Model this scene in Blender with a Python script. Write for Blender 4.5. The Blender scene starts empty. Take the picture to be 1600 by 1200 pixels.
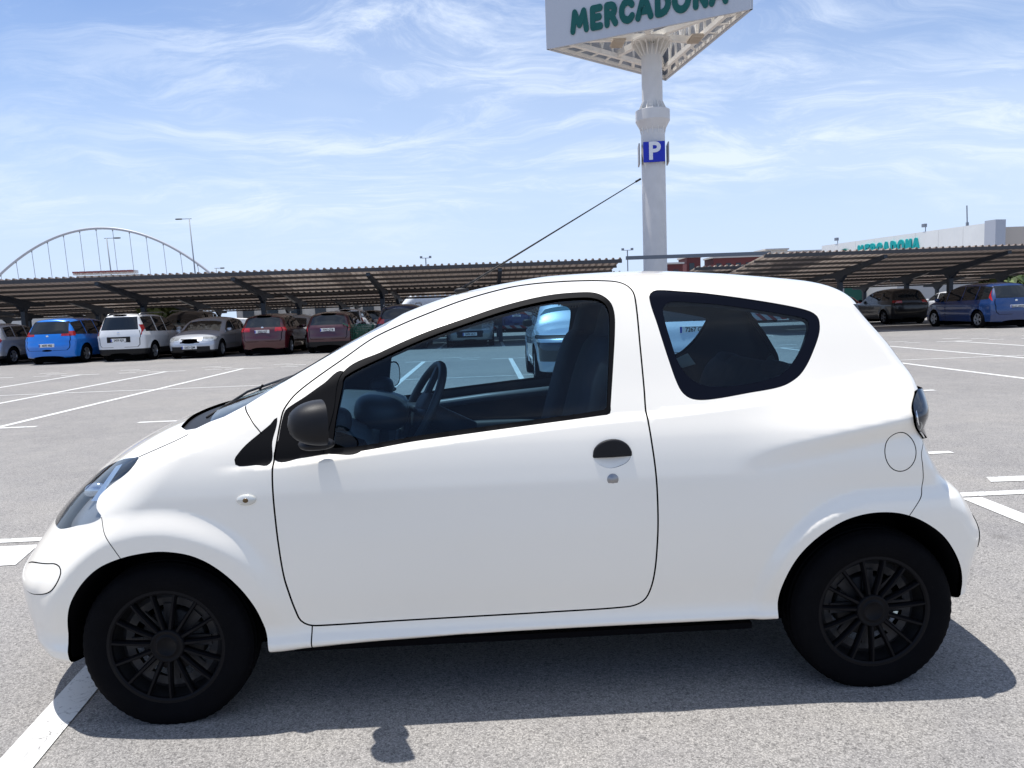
import bpy, bmesh, math, random, numpy as np
from mathutils import Vector, Matrix, Quaternion
from mathutils.geometry import delaunay_2d_cdt
sc = bpy.context.scene
COL = sc.collection
R = math.radians
random.seed(7); RNG = np.random.default_rng(7)

# ------------------------------------------------------------------ camera
cam_d = bpy.data.cameras.new("camera"); cam = bpy.data.objects.new("camera", cam_d); COL.objects.link(cam); sc.camera = cam
F_PX, YAW, PITCH, ROLL = 1187.1, .0326, .0972, .0365
cam_d.sensor_fit = 'HORIZONTAL'; cam_d.sensor_width = 36; cam_d.lens = F_PX / 1600 * 36
cam_d.clip_start = .05; cam_d.clip_end = 6000
fw = Vector((math.sin(YAW) * math.cos(PITCH), math.cos(YAW) * math.cos(PITCH), -math.sin(PITCH)))
rt = Vector((math.cos(YAW), -math.sin(YAW), 0)); up = rt.cross(fw)
r2 = math.cos(ROLL) * rt - math.sin(ROLL) * up; u2 = math.sin(ROLL) * rt + math.cos(ROLL) * up
cam.matrix_world = Matrix(((r2.x, u2.x, -fw.x, -.094), (r2.y, u2.y, -fw.y, -3.1806), (r2.z, u2.z, -fw.z, 1.3112), (0, 0, 0, 1)))

# ------------------------------------------------------------------ world, sun, exposure
TOSUN = Vector((-.21, .088, 1)).normalized()
world = bpy.data.worlds.new("World"); sc.world = world; world.use_nodes = True
def build_world():
    nt = world.node_tree; N = nt.nodes; L = nt.links; N.clear()
    out = N.new('ShaderNodeOutputWorld'); bg = N.new('ShaderNodeBackground'); L.new(bg.outputs[0], out.inputs[0])
    sky = N.new('ShaderNodeTexSky'); sky.sky_type = 'NISHITA'; sky.sun_disc = False
    sky.sun_elevation = math.asin(TOSUN.z); sky.sun_rotation = math.atan2(TOSUN.x, TOSUN.y)
    sky.air_density = 1.0; sky.dust_density = .25; sky.ozone_density = 3.0; sky.altitude = 10
    bg.inputs[1].default_value = SKY
    tc = N.new('ShaderNodeTexCoord'); sep = N.new('ShaderNodeSeparateXYZ'); L.new(tc.outputs['Generated'], sep.inputs[0])
    def m(op, a, b=None, c=None):
        n = N.new('ShaderNodeMath'); n.operation = op
        for i, v in enumerate((a, b, c)):
            if v is None: continue
            if isinstance(v, (int, float)): n.inputs[i].default_value = v
            else: L.new(v, n.inputs[i])
        return n.outputs[0]
    zz = m('ADD', m('MAXIMUM', sep.outputs[2], 0.0), .16)
    comb = N.new('ShaderNodeCombineXYZ'); L.new(m('DIVIDE', sep.outputs[0], zz), comb.inputs[0]); L.new(m('DIVIDE', sep.outputs[1], zz), comb.inputs[1])
    def noise(scale, vec, detail=6, rough=.55, dist=0.0):
        n = N.new('ShaderNodeTexNoise'); n.inputs['Scale'].default_value = scale; n.inputs['Detail'].default_value = detail
        n.inputs['Roughness'].default_value = rough; n.inputs['Distortion'].default_value = dist; L.new(vec, n.inputs['Vector']); return n
    def mapping(vec, rot, scl, loc=(0, 0, 0)):
        n = N.new('ShaderNodeMapping'); n.inputs['Rotation'].default_value = (0, 0, rot); n.inputs['Scale'].default_value = scl; n.inputs['Location'].default_value = loc
        L.new(vec, n.inputs['Vector']); return n.outputs[0]
    warp = noise(.9, comb.outputs[0], 3)
    vm = N.new('ShaderNodeVectorMath'); vm.operation = 'MULTIPLY_ADD'; L.new(warp.outputs['Color'], vm.inputs[0]); vm.inputs[1].default_value = (.95, .95, 0); L.new(comb.outputs[0], vm.inputs[2])
    wisps = noise(2.3, mapping(vm.outputs[0], R(-52), (.75, 1.75, 1)), 11, .70, .35)
    big = noise(.46, mapping(comb.outputs[0], R(-28), (.8, 1.5, 1), (3.1, 7.4, 0)), 5, .5, .3)
    def ramp(v, a, b):
        n = N.new('ShaderNodeMapRange'); n.interpolation_type = 'SMOOTHSTEP'; n.inputs[1].default_value = a; n.inputs[2].default_value = b; L.new(v, n.inputs[0]); return n.outputs[0]
    w1 = m('MULTIPLY', ramp(wisps.outputs[0], .42, .70), ramp(big.outputs[0], .36, .60))
    veil = m('MULTIPLY', ramp(big.outputs[0], .42, .70), .35)
    mask = m('MINIMUM', m('ADD', m('MULTIPLY', w1, .70), veil), .85)
    mask = m('MULTIPLY', mask, ramp(sep.outputs[2], .02, .17))
    tint = N.new('ShaderNodeMix'); tint.data_type = 'RGBA'; tint.blend_type = 'MULTIPLY'; tint.inputs['Factor'].default_value = 1; L.new(sky.outputs[0], tint.inputs['A']); tint.inputs['B'].default_value = (.95, 1.01, 1.15, 1)
    hz = N.new('ShaderNodeMix'); hz.data_type = 'RGBA'; L.new(ramp(sep.outputs[2], .42, .0), hz.inputs['Factor']); L.new(tint.outputs['Result'], hz.inputs['A']); hz.inputs['B'].default_value = (4.9, 6.0, 7.9, 1)
    mix = N.new('ShaderNodeMix'); mix.data_type = 'RGBA'; L.new(mask, mix.inputs['Factor']); L.new(hz.outputs['Result'], mix.inputs['A']); mix.inputs['B'].default_value = (6.3, 7.1, 8.4, 1)
    L.new(mix.outputs['Result'], bg.inputs[0])
SKY = .10
build_world()
sun_d = bpy.data.lights.new("sun", 'SUN'); sun_d.energy = 4.6; sun_d.angle = R(.53); sun_d.color = (1, .965, .91)
sun = bpy.data.objects.new("sun", sun_d); COL.objects.link(sun); sun.rotation_euler = (-TOSUN).to_track_quat('-Z', 'Y').to_euler()
sc.view_settings.view_transform = 'Standard'; sc.view_settings.look = 'None'; sc.view_settings.exposure = .45; sc.view_settings.gamma = 1
sc.cycles.max_bounces = 8; sc.cycles.transparent_max_bounces = 24; sc.cycles.use_denoising = True
sc.cycles.caustics_reflective = False; sc.cycles.caustics_refractive = False; sc.cycles.sample_clamp_indirect = 6

# ------------------------------------------------------------------ materials
MATS = {}
def mat(name, col=(.5, .5, .5), rough=.5, metal=0, coat=0, spec=.4, var=0, vscale=20, bump=0, bscale=200, coat_rough=.03):
    if name in MATS: return MATS[name]
    M = bpy.data.materials.new(name); M.use_nodes = True; nt = M.node_tree; b = nt.nodes['Principled BSDF']
    b.inputs['Base Color'].default_value = (*col, 1); b.inputs['Roughness'].default_value = rough; b.inputs['Metallic'].default_value = metal
    b.inputs['Coat Weight'].default_value = coat; b.inputs['Coat Roughness'].default_value = coat_rough; b.inputs['Specular IOR Level'].default_value = spec
    tc = nt.nodes.new('ShaderNodeTexCoord')
    n = nt.nodes.new('ShaderNodeTexNoise'); n.inputs['Scale'].default_value = vscale; n.inputs['Detail'].default_value = 5; nt.links.new(tc.outputs['Object'], n.inputs['Vector'])
    mr = nt.nodes.new('ShaderNodeMapRange'); mr.inputs[1].default_value = .3; mr.inputs[2].default_value = .7; mr.inputs[3].default_value = 1 - var; mr.inputs[4].default_value = 1 + var
    nt.links.new(n.outputs[0], mr.inputs[0])
    mx = nt.nodes.new('ShaderNodeMix'); mx.data_type = 'RGBA'; mx.blend_type = 'MULTIPLY'; mx.inputs['Factor'].default_value = 1; mx.inputs['A'].default_value = (*col, 1)
    nt.links.new(mr.outputs[0], mx.inputs['B']); nt.links.new(mx.outputs['Result'], b.inputs['Base Color'])
    if bump:
        n2 = nt.nodes.new('ShaderNodeTexNoise'); n2.inputs['Scale'].default_value = bscale; n2.inputs['Detail'].default_value = 3; nt.links.new(tc.outputs['Object'], n2.inputs['Vector'])
        bp = nt.nodes.new('ShaderNodeBump'); bp.inputs['Strength'].default_value = bump; bp.inputs['Distance'].default_value = .002
        nt.links.new(n2.outputs[0], bp.inputs['Height']); nt.links.new(bp.outputs[0], b.inputs['Normal'])
    MATS[name] = M; return M
def glass_mat(name, tint, refl_rough=.0, ior=1.5):
    if name in MATS: return MATS[name]
    M = bpy.data.materials.new(name); M.use_nodes = True; nt = M.node_tree; nt.nodes.clear()
    o = nt.nodes.new('ShaderNodeOutputMaterial'); t = nt.nodes.new('ShaderNodeBsdfTransparent'); t.inputs[0].default_value = (*tint, 1)
    g = nt.nodes.new('ShaderNodeBsdfGlossy'); g.inputs['Roughness'].default_value = refl_rough; g.inputs[0].default_value = (1, 1, 1, 1)
    f = nt.nodes.new('ShaderNodeFresnel'); ge = nt.nodes.new('ShaderNodeNewGeometry'); mr = nt.nodes.new('ShaderNodeMapRange'); mr.inputs[3].default_value = ior; mr.inputs[4].default_value = 1 / ior; nt.links.new(ge.outputs['Backfacing'], mr.inputs[0]); nt.links.new(mr.outputs[0], f.inputs[0])
    mx = nt.nodes.new('ShaderNodeMixShader'); nt.links.new(f.outputs[0], mx.inputs[0]); nt.links.new(t.outputs[0], mx.inputs[1]); nt.links.new(g.outputs[0], mx.inputs[2]); nt.links.new(mx.outputs[0], o.inputs[0])
    MATS[name] = M; return M
def paint(name, col, metal=0, rough=.35):
    return mat(name, col, rough, metal, coat=1, var=.02, vscale=3)
def node_asphalt():
    M = bpy.data.materials.new('asphalt'); M.use_nodes = True; nt = M.node_tree; N = nt.nodes; L = nt.links; b = N['Principled BSDF']; b.inputs['Roughness'].default_value = .85
    b.inputs['Specular IOR Level'].default_value = .06
    g = N.new('ShaderNodeNewGeometry')
    def noise(s, d=4, r=.55):
        n = N.new('ShaderNodeTexNoise'); n.inputs['Scale'].default_value = s; n.inputs['Detail'].default_value = d; n.inputs['Roughness'].default_value = r; L.new(g.outputs['Position'], n.inputs['Vector']); return n.outputs[0]
    def ramp(v, pts):
        n = N.new('ShaderNodeValToRGB'); L.new(v, n.inputs[0]); e = n.color_ramp.elements
        while len(e) < len(pts): e.new(.5)
        for i, (p, c) in enumerate(pts): e[i].position = p; e[i].color = (*c, 1)
        return n.outputs[0]
    def mix(bt, f, a, bb):
        n = N.new('ShaderNodeMix'); n.data_type = 'RGBA'; n.blend_type = bt
        if isinstance(f, float): n.inputs['Factor'].default_value = f
        else: L.new(f, n.inputs['Factor'])
        for k, v in (('A', a), ('B', bb)):
            if isinstance(v, tuple): n.inputs[k].default_value = (*v, 1)
            else: L.new(v, n.inputs[k])
        return n.outputs['Result']
    v = N.new('ShaderNodeTexVoronoi'); v.inputs['Scale'].default_value = 240; L.new(g.outputs['Position'], v.inputs['Vector'])
    v2 = N.new('ShaderNodeTexVoronoi'); v2.inputs['Scale'].default_value = 120; L.new(g.outputs['Position'], v2.inputs['Vector'])
    sep = N.new('ShaderNodeSeparateColor'); L.new(v.outputs['Color'], sep.inputs[0]); sep2 = N.new('ShaderNodeSeparateColor'); L.new(v2.outputs['Color'], sep2.inputs[0])
    stones = ramp(sep.outputs[0], [(0, (.155, .150, .146)), (.35, (.222, .214, .206)), (.7, (.268, .258, .248)), (1, (.36, .346, .33))])
    dark = ramp(sep2.outputs[0], [(.0, (.42, .42, .43)), (.10, (.6, .6, .6)), (.2, (1, 1, 1)), (1, (1.0, 1.0, 1.0))])
    c = mix('MULTIPLY', .6, stones, dark)
    big = ramp(noise(.35, 5, .6), [(.25, (.86, .86, .87)), (.5, (1, 1, 1)), (.75, (1.10, 1.085, 1.06))])
    c = mix('MULTIPLY', 1.0, c, big)
    med = ramp(noise(3.5, 4), [(.3, (.93, .93, .94)), (.7, (1.06, 1.055, 1.04))])
    c = mix('MULTIPLY', 1.0, c, med)
    vv = N.new('ShaderNodeTexVoronoi'); vv.inputs['Scale'].default_value = 1.1; L.new(g.outputs['Position'], vv.inputs['Vector']); st_ = ramp(vv.outputs['Distance'], [(.03, (.62, .61, .60)), (.055, (.85, .85, .85)), (.075, (1, 1, 1))]); c = mix('MULTIPLY', .55, c, st_)
    spots = ramp(noise(1.3, 2), [(.72, (1, 1, 1)), (.78, (.82, .82, .83))])
    c = mix('MULTIPLY', .8, c, spots)
    L.new(c, b.inputs['Base Color'])
    bp = N.new('ShaderNodeBump'); bp.inputs['Strength'].default_value = .35; bp.inputs['Distance'].default_value = .004; L.new(v.outputs['Distance'], bp.inputs['Height']); bp.invert = True
    L.new(bp.outputs[0], b.inputs['Normal']); return M
def node_roadpaint():
    M = bpy.data.materials.new('road_paint'); M.use_nodes = True; nt = M.node_tree; N = nt.nodes; L = nt.links; b = N['Principled BSDF']; b.inputs['Roughness'].default_value = .7
    g = N.new('ShaderNodeNewGeometry')
    v = N.new('ShaderNodeTexVoronoi'); v.feature = 'DISTANCE_TO_EDGE'; v.inputs['Scale'].default_value = 16; L.new(g.outputs['Position'], v.inputs['Vector'])
    n0 = N.new('ShaderNodeTexNoise'); n0.inputs['Scale'].default_value = 9; n0.inputs['Detail'].default_value = 3; L.new(g.outputs['Position'], n0.inputs['Vector'])
    vm = N.new('ShaderNodeVectorMath'); vm.operation = 'MULTIPLY_ADD'; L.new(n0.outputs['Color'], vm.inputs[0]); vm.inputs[1].default_value = (.09, .09, .09); L.new(g.outputs['Position'], vm.inputs[2]); L.new(vm.outputs[0], v.inputs['Vector'])
    n = N.new('ShaderNodeTexNoise'); n.inputs['Scale'].default_value = 55; n.inputs['Detail'].default_value = 5; n.inputs['Roughness'].default_value = .7; L.new(g.outputs['Position'], n.inputs['Vector'])
    a = N.new('ShaderNodeMapRange'); a.inputs[1].default_value = .008; a.inputs[2].default_value = .03; L.new(v.outputs[0], a.inputs[0])
    c = N.new('ShaderNodeMapRange'); c.inputs[1].default_value = .30; c.inputs[2].default_value = .42; L.new(n.outputs[0], c.inputs[0])
    n3 = N.new('ShaderNodeTexNoise'); n3.inputs['Scale'].default_value = 2.2; L.new(g.outputs['Position'], n3.inputs['Vector'])
    cr = N.new('ShaderNodeMapRange'); cr.inputs[1].default_value = .40; cr.inputs[2].default_value = .55; L.new(n3.outputs[0], cr.inputs[0])
    mx_ = N.new('ShaderNodeMath'); mx_.operation = 'MAXIMUM'; L.new(a.outputs[0], mx_.inputs[0]); L.new(cr.outputs[0], mx_.inputs[1])
    mm = N.new('ShaderNodeMath'); mm.operation = 'MULTIPLY'; L.new(mx_.outputs[0], mm.inputs[0]); L.new(c.outputs[0], mm.inputs[1])
    mx = N.new('ShaderNodeMix'); mx.data_type = 'RGBA'; L.new(mm.outputs[0], mx.inputs['Factor']); mx.inputs['A'].default_value = (.19, .185, .18, 1); mx.inputs['B'].default_value = (.62, .615, .59, 1)
    L.new(mx.outputs['Result'], b.inputs['Base Color']); return M
MATS['asphalt'] = node_asphalt(); MATS['road_paint'] = node_roadpaint()
SEAL = mat('seal_rubber', (.004, .004, .005), .6, spec=.08)
BLACKP = mat('black_plastic', (.009, .009, .011), .5, spec=.25, var=.1, bump=.15, bscale=900)
RUBBER = mat('rubber', (.0035, .0035, .0045), .8, spec=.06, var=.15, bump=.2, bscale=300)
DARK = mat('dark_void', (.004, .004, .005), .95, spec=.05)
CHROME = mat('chrome', (.75, .76, .78), .12, 1)
SILVER = mat('silver_paint', (.45, .46, .48), .35, .8)
TEXTBLACK = mat('plate_ink', (.01, .01, .012), .5)
PLATE = mat('plate_white', (.72, .72, .70), .45, var=.03)
EUBLUE = mat('plate_blue', (.01, .04, .35), .45)
CARGLASS = glass_mat('car_glass', (.50, .68, .79), ior=1.40)
DARKGLASS = mat('privacy_glass', (.010, .013, .016), .02, spec=.6)
REDLENS = mat('red_lens', (.32, .008, .012), .12, coat=1, var=.25, vscale=14)
CLEARLENS = glass_mat('clear_lens', (.86, .90, .93))
WHITEPAINT = mat('white_car_paint', (.90, .85, .755), .30, 0, coat=1, var=.008, vscale=2)

# ------------------------------------------------------------------ mesh helpers
def tag(o, label=None, cat=None, group=None, kind=None):
    if label: o['label'] = label
    if cat: o['category'] = cat
    if group: o['group'] = group
    if kind: o['kind'] = kind
    return o
def empty(name, loc=(0, 0, 0), rz=0, **k):
    o = bpy.data.objects.new(name, None); COL.objects.link(o); o.location = loc; o.rotation_euler = (0, 0, rz); o.empty_display_size = .2
    return tag(o, **k)
def link(name, me, material, parent=None, smooth=False, **k):
    o = bpy.data.objects.new(name, me); COL.objects.link(o)
    if material is not None:
        for m_ in (material if isinstance(material, (list, tuple)) else [material]): me.materials.append(m_)
    if smooth: me.polygons.foreach_set('use_smooth', [True] * len(me.polygons))
    if parent is not None: o.parent = parent
    return tag(o, **k)
class MB:
    def __init__(s): s.v = []; s.f = []; s.mi = []; s.cur = 0
    def add(s, v, f):
        b = len(s.v); s.v += [tuple(map(float, p)) for p in v]; s.f += [tuple(int(i) + b for i in q) for q in f]; s.mi += [s.cur] * len(f); return s
    def box(s, c, d, rot=None):
        x, y, z = [a / 2 for a in d]; P = [Vector((sx * x, sy * y, sz * z)) for sz in (-1, 1) for sy in (-1, 1) for sx in (-1, 1)]
        if rot is not None: P = [rot @ p for p in P]
        return s.add([p + Vector(c) for p in P], [(0, 2, 3, 1), (4, 5, 7, 6), (0, 1, 5, 4), (2, 6, 7, 3), (0, 4, 6, 2), (1, 3, 7, 5)])
    def beam(s, a, b, w, h, upv=(0, 0, 1)):
        a = Vector(a); b = Vector(b); d = b - a; L = d.length; d.normalize(); u = Vector(upv); r = d.cross(u)
        if r.length < 1e-4: r = d.cross(Vector((1, 0, 0)))
        r.normalize(); u = r.cross(d); rot = Matrix((d, r, u)).transposed(); return s.box((a + b) / 2, (L, w, h), rot)
    def tube(s, pts, r, n=8, caps=True):
        pts = [Vector(p) for p in pts]; rs = r if isinstance(r, (list, tuple)) else [r] * len(pts); V = []; F = []
        prev = None
        for i, p in enumerate(pts):
            d = (pts[min(i + 1, len(pts) - 1)] - pts[max(i - 1, 0)]).normalized()
            if prev is None: a = d.orthogonal().normalized()
            else: a = (prev - d * prev.dot(d)).normalized()
            prev = a; b = d.cross(a)
            V += [p + rs[i] * (math.cos(t) * a + math.sin(t) * b) for t in [2 * math.pi * k / n for k in range(n)]]
        for i in range(len(pts) - 1):
            for k in range(n): F.append((i * n + k, i * n + (k + 1) % n, (i + 1) * n + (k + 1) % n, (i + 1) * n + k))
        if caps: F += [tuple(reversed(range(n))), tuple(range((len(pts) - 1) * n, len(pts) * n))]
        return s.add(V, F)
    def lathe(s, prof, n=48, axis='Y', c=(0, 0, 0), closed=False, rmod=None):
        V = []; F = []; m = len(prof)
        for k in range(n):
            t = 2 * math.pi * k / n; ct, st = math.cos(t), math.sin(t)
            for j, (r, h) in enumerate(prof):
                rr = r + (rmod(k, j) if rmod else 0)
                V.append((c[0] + rr * ct, c[1] + h, c[2] + rr * st) if axis == 'Y' else (c[0] + rr * ct, c[1] + rr * st, c[2] + h))
        for k in range(n):
            for j in range(m if closed else m - 1):
                j2 = (j + 1) % m; k2 = (k + 1) % n; F.append((k * m + j, k * m + j2, k2 * m + j2, k2 * m + j))
        return s.add(V, F)
    def sell(s, c, d, e=(.5, .5), nu=24, nv=14, rot=None):
        V = []; F = []
        def sg(v, p): return math.copysign(abs(v) ** p, v)
        for i in range(nv + 1):
            ph = -math.pi / 2 + math.pi * i / nv
            for k in range(nu):
                th = 2 * math.pi * k / nu
                p = Vector((d[0] / 2 * sg(math.cos(ph), e[0]) * sg(math.cos(th), e[1]), d[1] / 2 * sg(math.cos(ph), e[0]) * sg(math.sin(th), e[1]), d[2] / 2 * sg(math.sin(ph), e[0])))
                if rot is not None: p = rot @ p
                V.append(p + Vector(c))
        for i in range(nv):
            for k in range(nu): F.append((i * nu + k, i * nu + (k + 1) % nu, (i + 1) * nu + (k + 1) % nu, (i + 1) * nu + k))
        return s.add(V, F)
    def prism(s, poly, a, b, axes='xz'):
        """polygon in plane axes, extruded between a and b on the third axis"""
        def p(u, v, w): return (u, w, v) if axes == 'xz' else ((w, u, v) if axes == 'yz' else (u, v, w))
        n = len(poly); V = [p(u, v, a) for u, v in poly] + [p(u, v, b) for u, v in poly]
        return s.add(V, [tuple(range(n)), tuple(reversed(range(n, 2 * n)))] + [(i, i + n, (i + 1) % n + n, (i + 1) % n) for i in range(n)])
    def mesh(s, name, fix=True):
        me = bpy.data.meshes.new(name); me.from_pydata(s.v, [], s.f)
        if any(s.mi): me.polygons.foreach_set('material_index', s.mi)
        if fix:
            bm = bmesh.new(); bm.from_mesh(me); bmesh.ops.recalc_face_normals(bm, faces=bm.faces); bm.to_mesh(me); bm.free()
        me.update(); return me
    def build(s, name, material, parent=None, smooth=False, angle=None, bevel=0, **k):
        o = link(name, s.mesh(name), material, parent, smooth, **k)
        if bevel:
            md = o.modifiers.new('bevel', 'BEVEL'); md.width = bevel; md.segments = 2; md.limit_method = 'ANGLE'
        if angle: o.data.set_sharp_from_angle(angle=R(angle))
        return o
def text_mesh(body, size, extrude=.002, offset=0, spacing=1.0, align='CENTER'):
    cu = bpy.data.curves.new('t', 'FONT'); cu.body = body; cu.size = size; cu.extrude = extrude; cu.offset = offset; cu.align_x = align; cu.align_y = 'CENTER'; cu.resolution_u = 4; cu.space_character = spacing
    o = bpy.data.objects.new('t', cu); COL.objects.link(o); dg = bpy.context.evaluated_depsgraph_get(); me = bpy.data.meshes.new_from_object(o.evaluated_get(dg))
    bpy.data.objects.remove(o); bpy.data.curves.remove(cu); return me
STROKES = {'M': [[(.0, 0), (.13, .74), (.40, .22), (.67, .74), (.80, 0)]], 'E': [[(.50, .74), (.06, .74), (.06, 0), (.50, 0)], [(.06, .38), (.44, .38)]], 'R': [[(.06, 0), (.06, .74), (.32, .74), (.45, .68), (.50, .55), (.45, .42), (.32, .36), (.06, .36)], [(.30, .36), (.54, 0)]],
    'C': [[(.62 + 0 * 1, .60), (.50, .71), (.36, .74), (.18, .68), (.06, .52), (.04, .37), (.06, .22), (.18, .06), (.36, 0), (.50, .03), (.62, .14)]], 'A': [[(.0, 0), (.30, .74), (.40, .74), (.70, 0)], [(.16, .24), (.54, .24)]], 'D': [[(.06, 0), (.06, .74), (.26, .74), (.46, .68), (.60, .52), (.63, .37), (.60, .22), (.46, .06), (.26, 0), (.06, 0)]],
    'O': [[(.38 + .36 * math.cos(t), .37 + .38 * math.sin(t)) for t in np.linspace(0, 2 * math.pi, 25)]], 'N': [[(.06, 0), (.06, .74), (.56, .0), (.56, .74)]]}
def stroke_mesh(txt, cap, width, th, depth, gap=.16):
    """rounded heavy letters: every stroke a ribbon with round joints, centred on the origin, cap high"""
    k = cap / .74; m = MB(); x = 0; z0 = 0; lay = 0
    for ch in txt:
        xs_ = [p[0] for st in STROKES[ch] for p in st]
        for st in STROKES[ch]:
            P = [Vector(((p[0] + x) * k, p[1] * k)) for p in st]
            for i in range(len(P)):
                lay += 1; dz = (lay % 7) * .0006; c = P[i]; n = 12; V = [(c.x + th / 2 * math.cos(t), c.y + th / 2 * math.sin(t)) for t in [2 * math.pi * j / n for j in range(n)]]; m.prism(V, 0, depth + dz, 'xy')
                if i + 1 < len(P):
                    d = P[i + 1] - P[i]
                    if d.length < 1e-6: continue
                    d.normalize(); q = Vector((-d.y, d.x)) * th / 2; lay += 1; m.prism([tuple(P[i] + q), tuple(P[i] - q), tuple(P[i + 1] - q), tuple(P[i + 1] + q)], 0, depth + (lay % 7) * .0006 + .0003, 'xy')
        x += max(xs_) + gap + th / k * .75
    W_ = (x - gap - th / k * .75) * k; sx = width / (W_ + th); m.v = [((vx - W_ / 2) * sx, vy - cap / 2, vz) for vx, vy, vz in m.v]
    return m.mesh('lettering')
def copy_tree(o, parent=None):
    c = o.copy(); COL.objects.link(c); c.parent = parent
    for ch in [q for q in o.children]: copy_tree(ch, c)
    return c

# ------------------------------------------------------------------ shell maths: half-width w(x,z) of a car body
def pchip(xs, ys):
    xs = np.asarray(xs, float); ys = np.asarray(ys, float); h = np.diff(xs); d = np.diff(ys) / h; m = np.zeros_like(ys)
    for i in range(1, len(xs) - 1):
        if d[i - 1] * d[i] > 0:
            w1 = 2 * h[i] + h[i - 1]; w2 = h[i] + 2 * h[i - 1]; m[i] = (w1 + w2) / (w1 / d[i - 1] + w2 / d[i])
    m[0], m[-1] = d[0], d[-1]
    def f(x):
        x = np.asarray(x, float); i = np.clip(np.searchsorted(xs, x) - 1, 0, len(xs) - 2); t = (x - xs[i]) / h[i]
        r = (2 * t**3 - 3 * t**2 + 1) * ys[i] + (t**3 - 2 * t**2 + t) * h[i] * m[i] + (-2 * t**3 + 3 * t**2) * ys[i + 1] + (t**3 - t**2) * h[i] * m[i + 1]
        r = np.where(x < xs[0], ys[0] + (x - xs[0]) * m[0], r); return np.where(x > xs[-1], ys[-1] + (x - xs[-1]) * m[-1], r)
    return f
def ss(a, b, x):
    t = np.clip((x - a) / (b - a), 0, 1); return t * t * (3 - 2 * t)
class Shell:
    def __init__(s, top, front, rear, bot, W, Rt, Rf, Rr, n=(2.3, 2.1, 2.4), mod=None, taper=None):
        s.top = pchip(*zip(*top)); s.fr = pchip([p[1] for p in front], [p[0] for p in front]); s.re = pchip([p[1] for p in rear], [p[0] for p in rear]); s.bot = pchip(*zip(*bot))
        s.W = pchip(*zip(*W)); s.Rt = pchip(*zip(*Rt)); s.Rf = pchip(*zip(*Rf)); s.Rr = pchip(*zip(*Rr)); s.n = n; s.mod = mod; s.tp = taper
    def w(s, x, z):
        x = np.asarray(x, float); z = np.asarray(z, float); b = s.W(z)
        if s.tp is not None: b = b * s.tp(x, z)
        if s.mod is not None: b = b + s.mod(x, z)
        def g(d, n): d = np.clip(d, 0, 1); return (1 - (1 - d)**n)**(1 / n)
        return b * g((s.top(x) - z) / s.Rt(x), s.n[0]) * g((x - s.fr(z)) / s.Rf(z), s.n[1]) * g((s.re(z) - x) / s.Rr(z), s.n[2]) * g((z - s.bot(x) + .004) / .05, 2.5)
    def inside(s, x, z): return (z < s.top(x)) & (x > s.fr(z)) & (x < s.re(z)) & (z > s.bot(x))
    def xw(s, z, y, end):
        """x on the front (-1) or rear (+1) face where the half width is y"""
        lo, hi = (s.fr(z), s.fr(z) + .7) if end < 0 else (s.re(z), s.re(z) - .7)
        for _ in range(40):
            mid = (lo + hi) / 2
            if s.w(mid, z) < y: lo = mid
            else: hi = mid
        return float(mid)
    def zw(s, x, y):
        lo, hi = float(s.top(x)), float(s.top(x)) - .3
        for _ in range(40):
            mid = (lo + hi) / 2
            if s.w(x, mid) < y: lo = mid
            else: hi = mid
        return float(mid)
    def outline(s, h=.02):
        P = []
        xs = np.arange(-4, 4, h); z = s.bot(xs); k = (xs > s.fr(z)) & (xs < s.re(z)); P += list(zip(xs[k], z[k]))
        zs = np.arange(0, 3.2, h); x = s.re(zs); k = (zs > s.bot(x) + h * .3) & (zs < s.top(x) - h * .3); P += list(zip(x[k], zs[k]))
        z = s.top(xs); k = (xs > s.fr(z) + h * .3) & (xs < s.re(z) - h * .3); P += list(zip(xs[k], z[k]))[::-1]
        x = s.fr(zs); k = (zs > s.bot(x) + h * .3) & (zs < s.top(x) - h * .3); P += list(zip(x[k], zs[k]))[::-1]
        return np.array(P)
def smooth_poly(P, closed, h):
    P = [np.array(p, float) for p in P]; n = len(P); out = []
    rng = range(n if closed else n - 1)
    for i in rng:
        p1, p2 = P[i], P[(i + 1) % n]
        p0 = P[(i - 1) % n] if (closed or i > 0) else 2 * p1 - p2
        p3 = P[(i + 2) % n] if (closed or i + 2 < n) else 2 * p2 - p1
        k = max(1, int(round(np.linalg.norm(p2 - p1) / h)))
        # centripetal-like tangents, clamped to the segment length
        L = np.linalg.norm(p2 - p1)
        def tan(a, b, c):
            t = (c - a); nl = np.linalg.norm(t); return t / nl * L if nl > 1e-9 else t
        m1, m2 = tan(p0, p1, p2), tan(p1, p2, p3)
        for j in range(k):
            t = j / k; out.append((2 * t**3 - 3 * t**2 + 1) * p1 + (t**3 - 2 * t**2 + t) * m1 + (-2 * t**3 + 3 * t**2) * p2 + (t**3 - t**2) * m2)
    if not closed: out.append(P[-1])
    return np.array(out)
def dense_poly(P, closed, h):
    out = []; n = len(P)
    for i in range(n if closed else n - 1):
        a, b = np.array(P[i], float), np.array(P[(i + 1) % n], float); k = max(1, int(round(np.linalg.norm(b - a) / h)))
        out += [a + (b - a) * j / k for j in range(k)]
    if not closed: out.append(np.array(P[-1], float))
    return np.array(out)
def pip(poly, X, Y):
    x1, y1 = poly[:, 0], poly[:, 1]; x2, y2 = np.roll(x1, -1), np.roll(y1, -1); r = np.zeros(len(X), bool)
    for a, b, c, d in zip(x1, y1, x2, y2):
        if b == d: continue
        k = ((b > Y) != (d > Y)) & (X < (c - a) * (Y - b) / (d - b) + a); r ^= k
    return r
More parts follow.
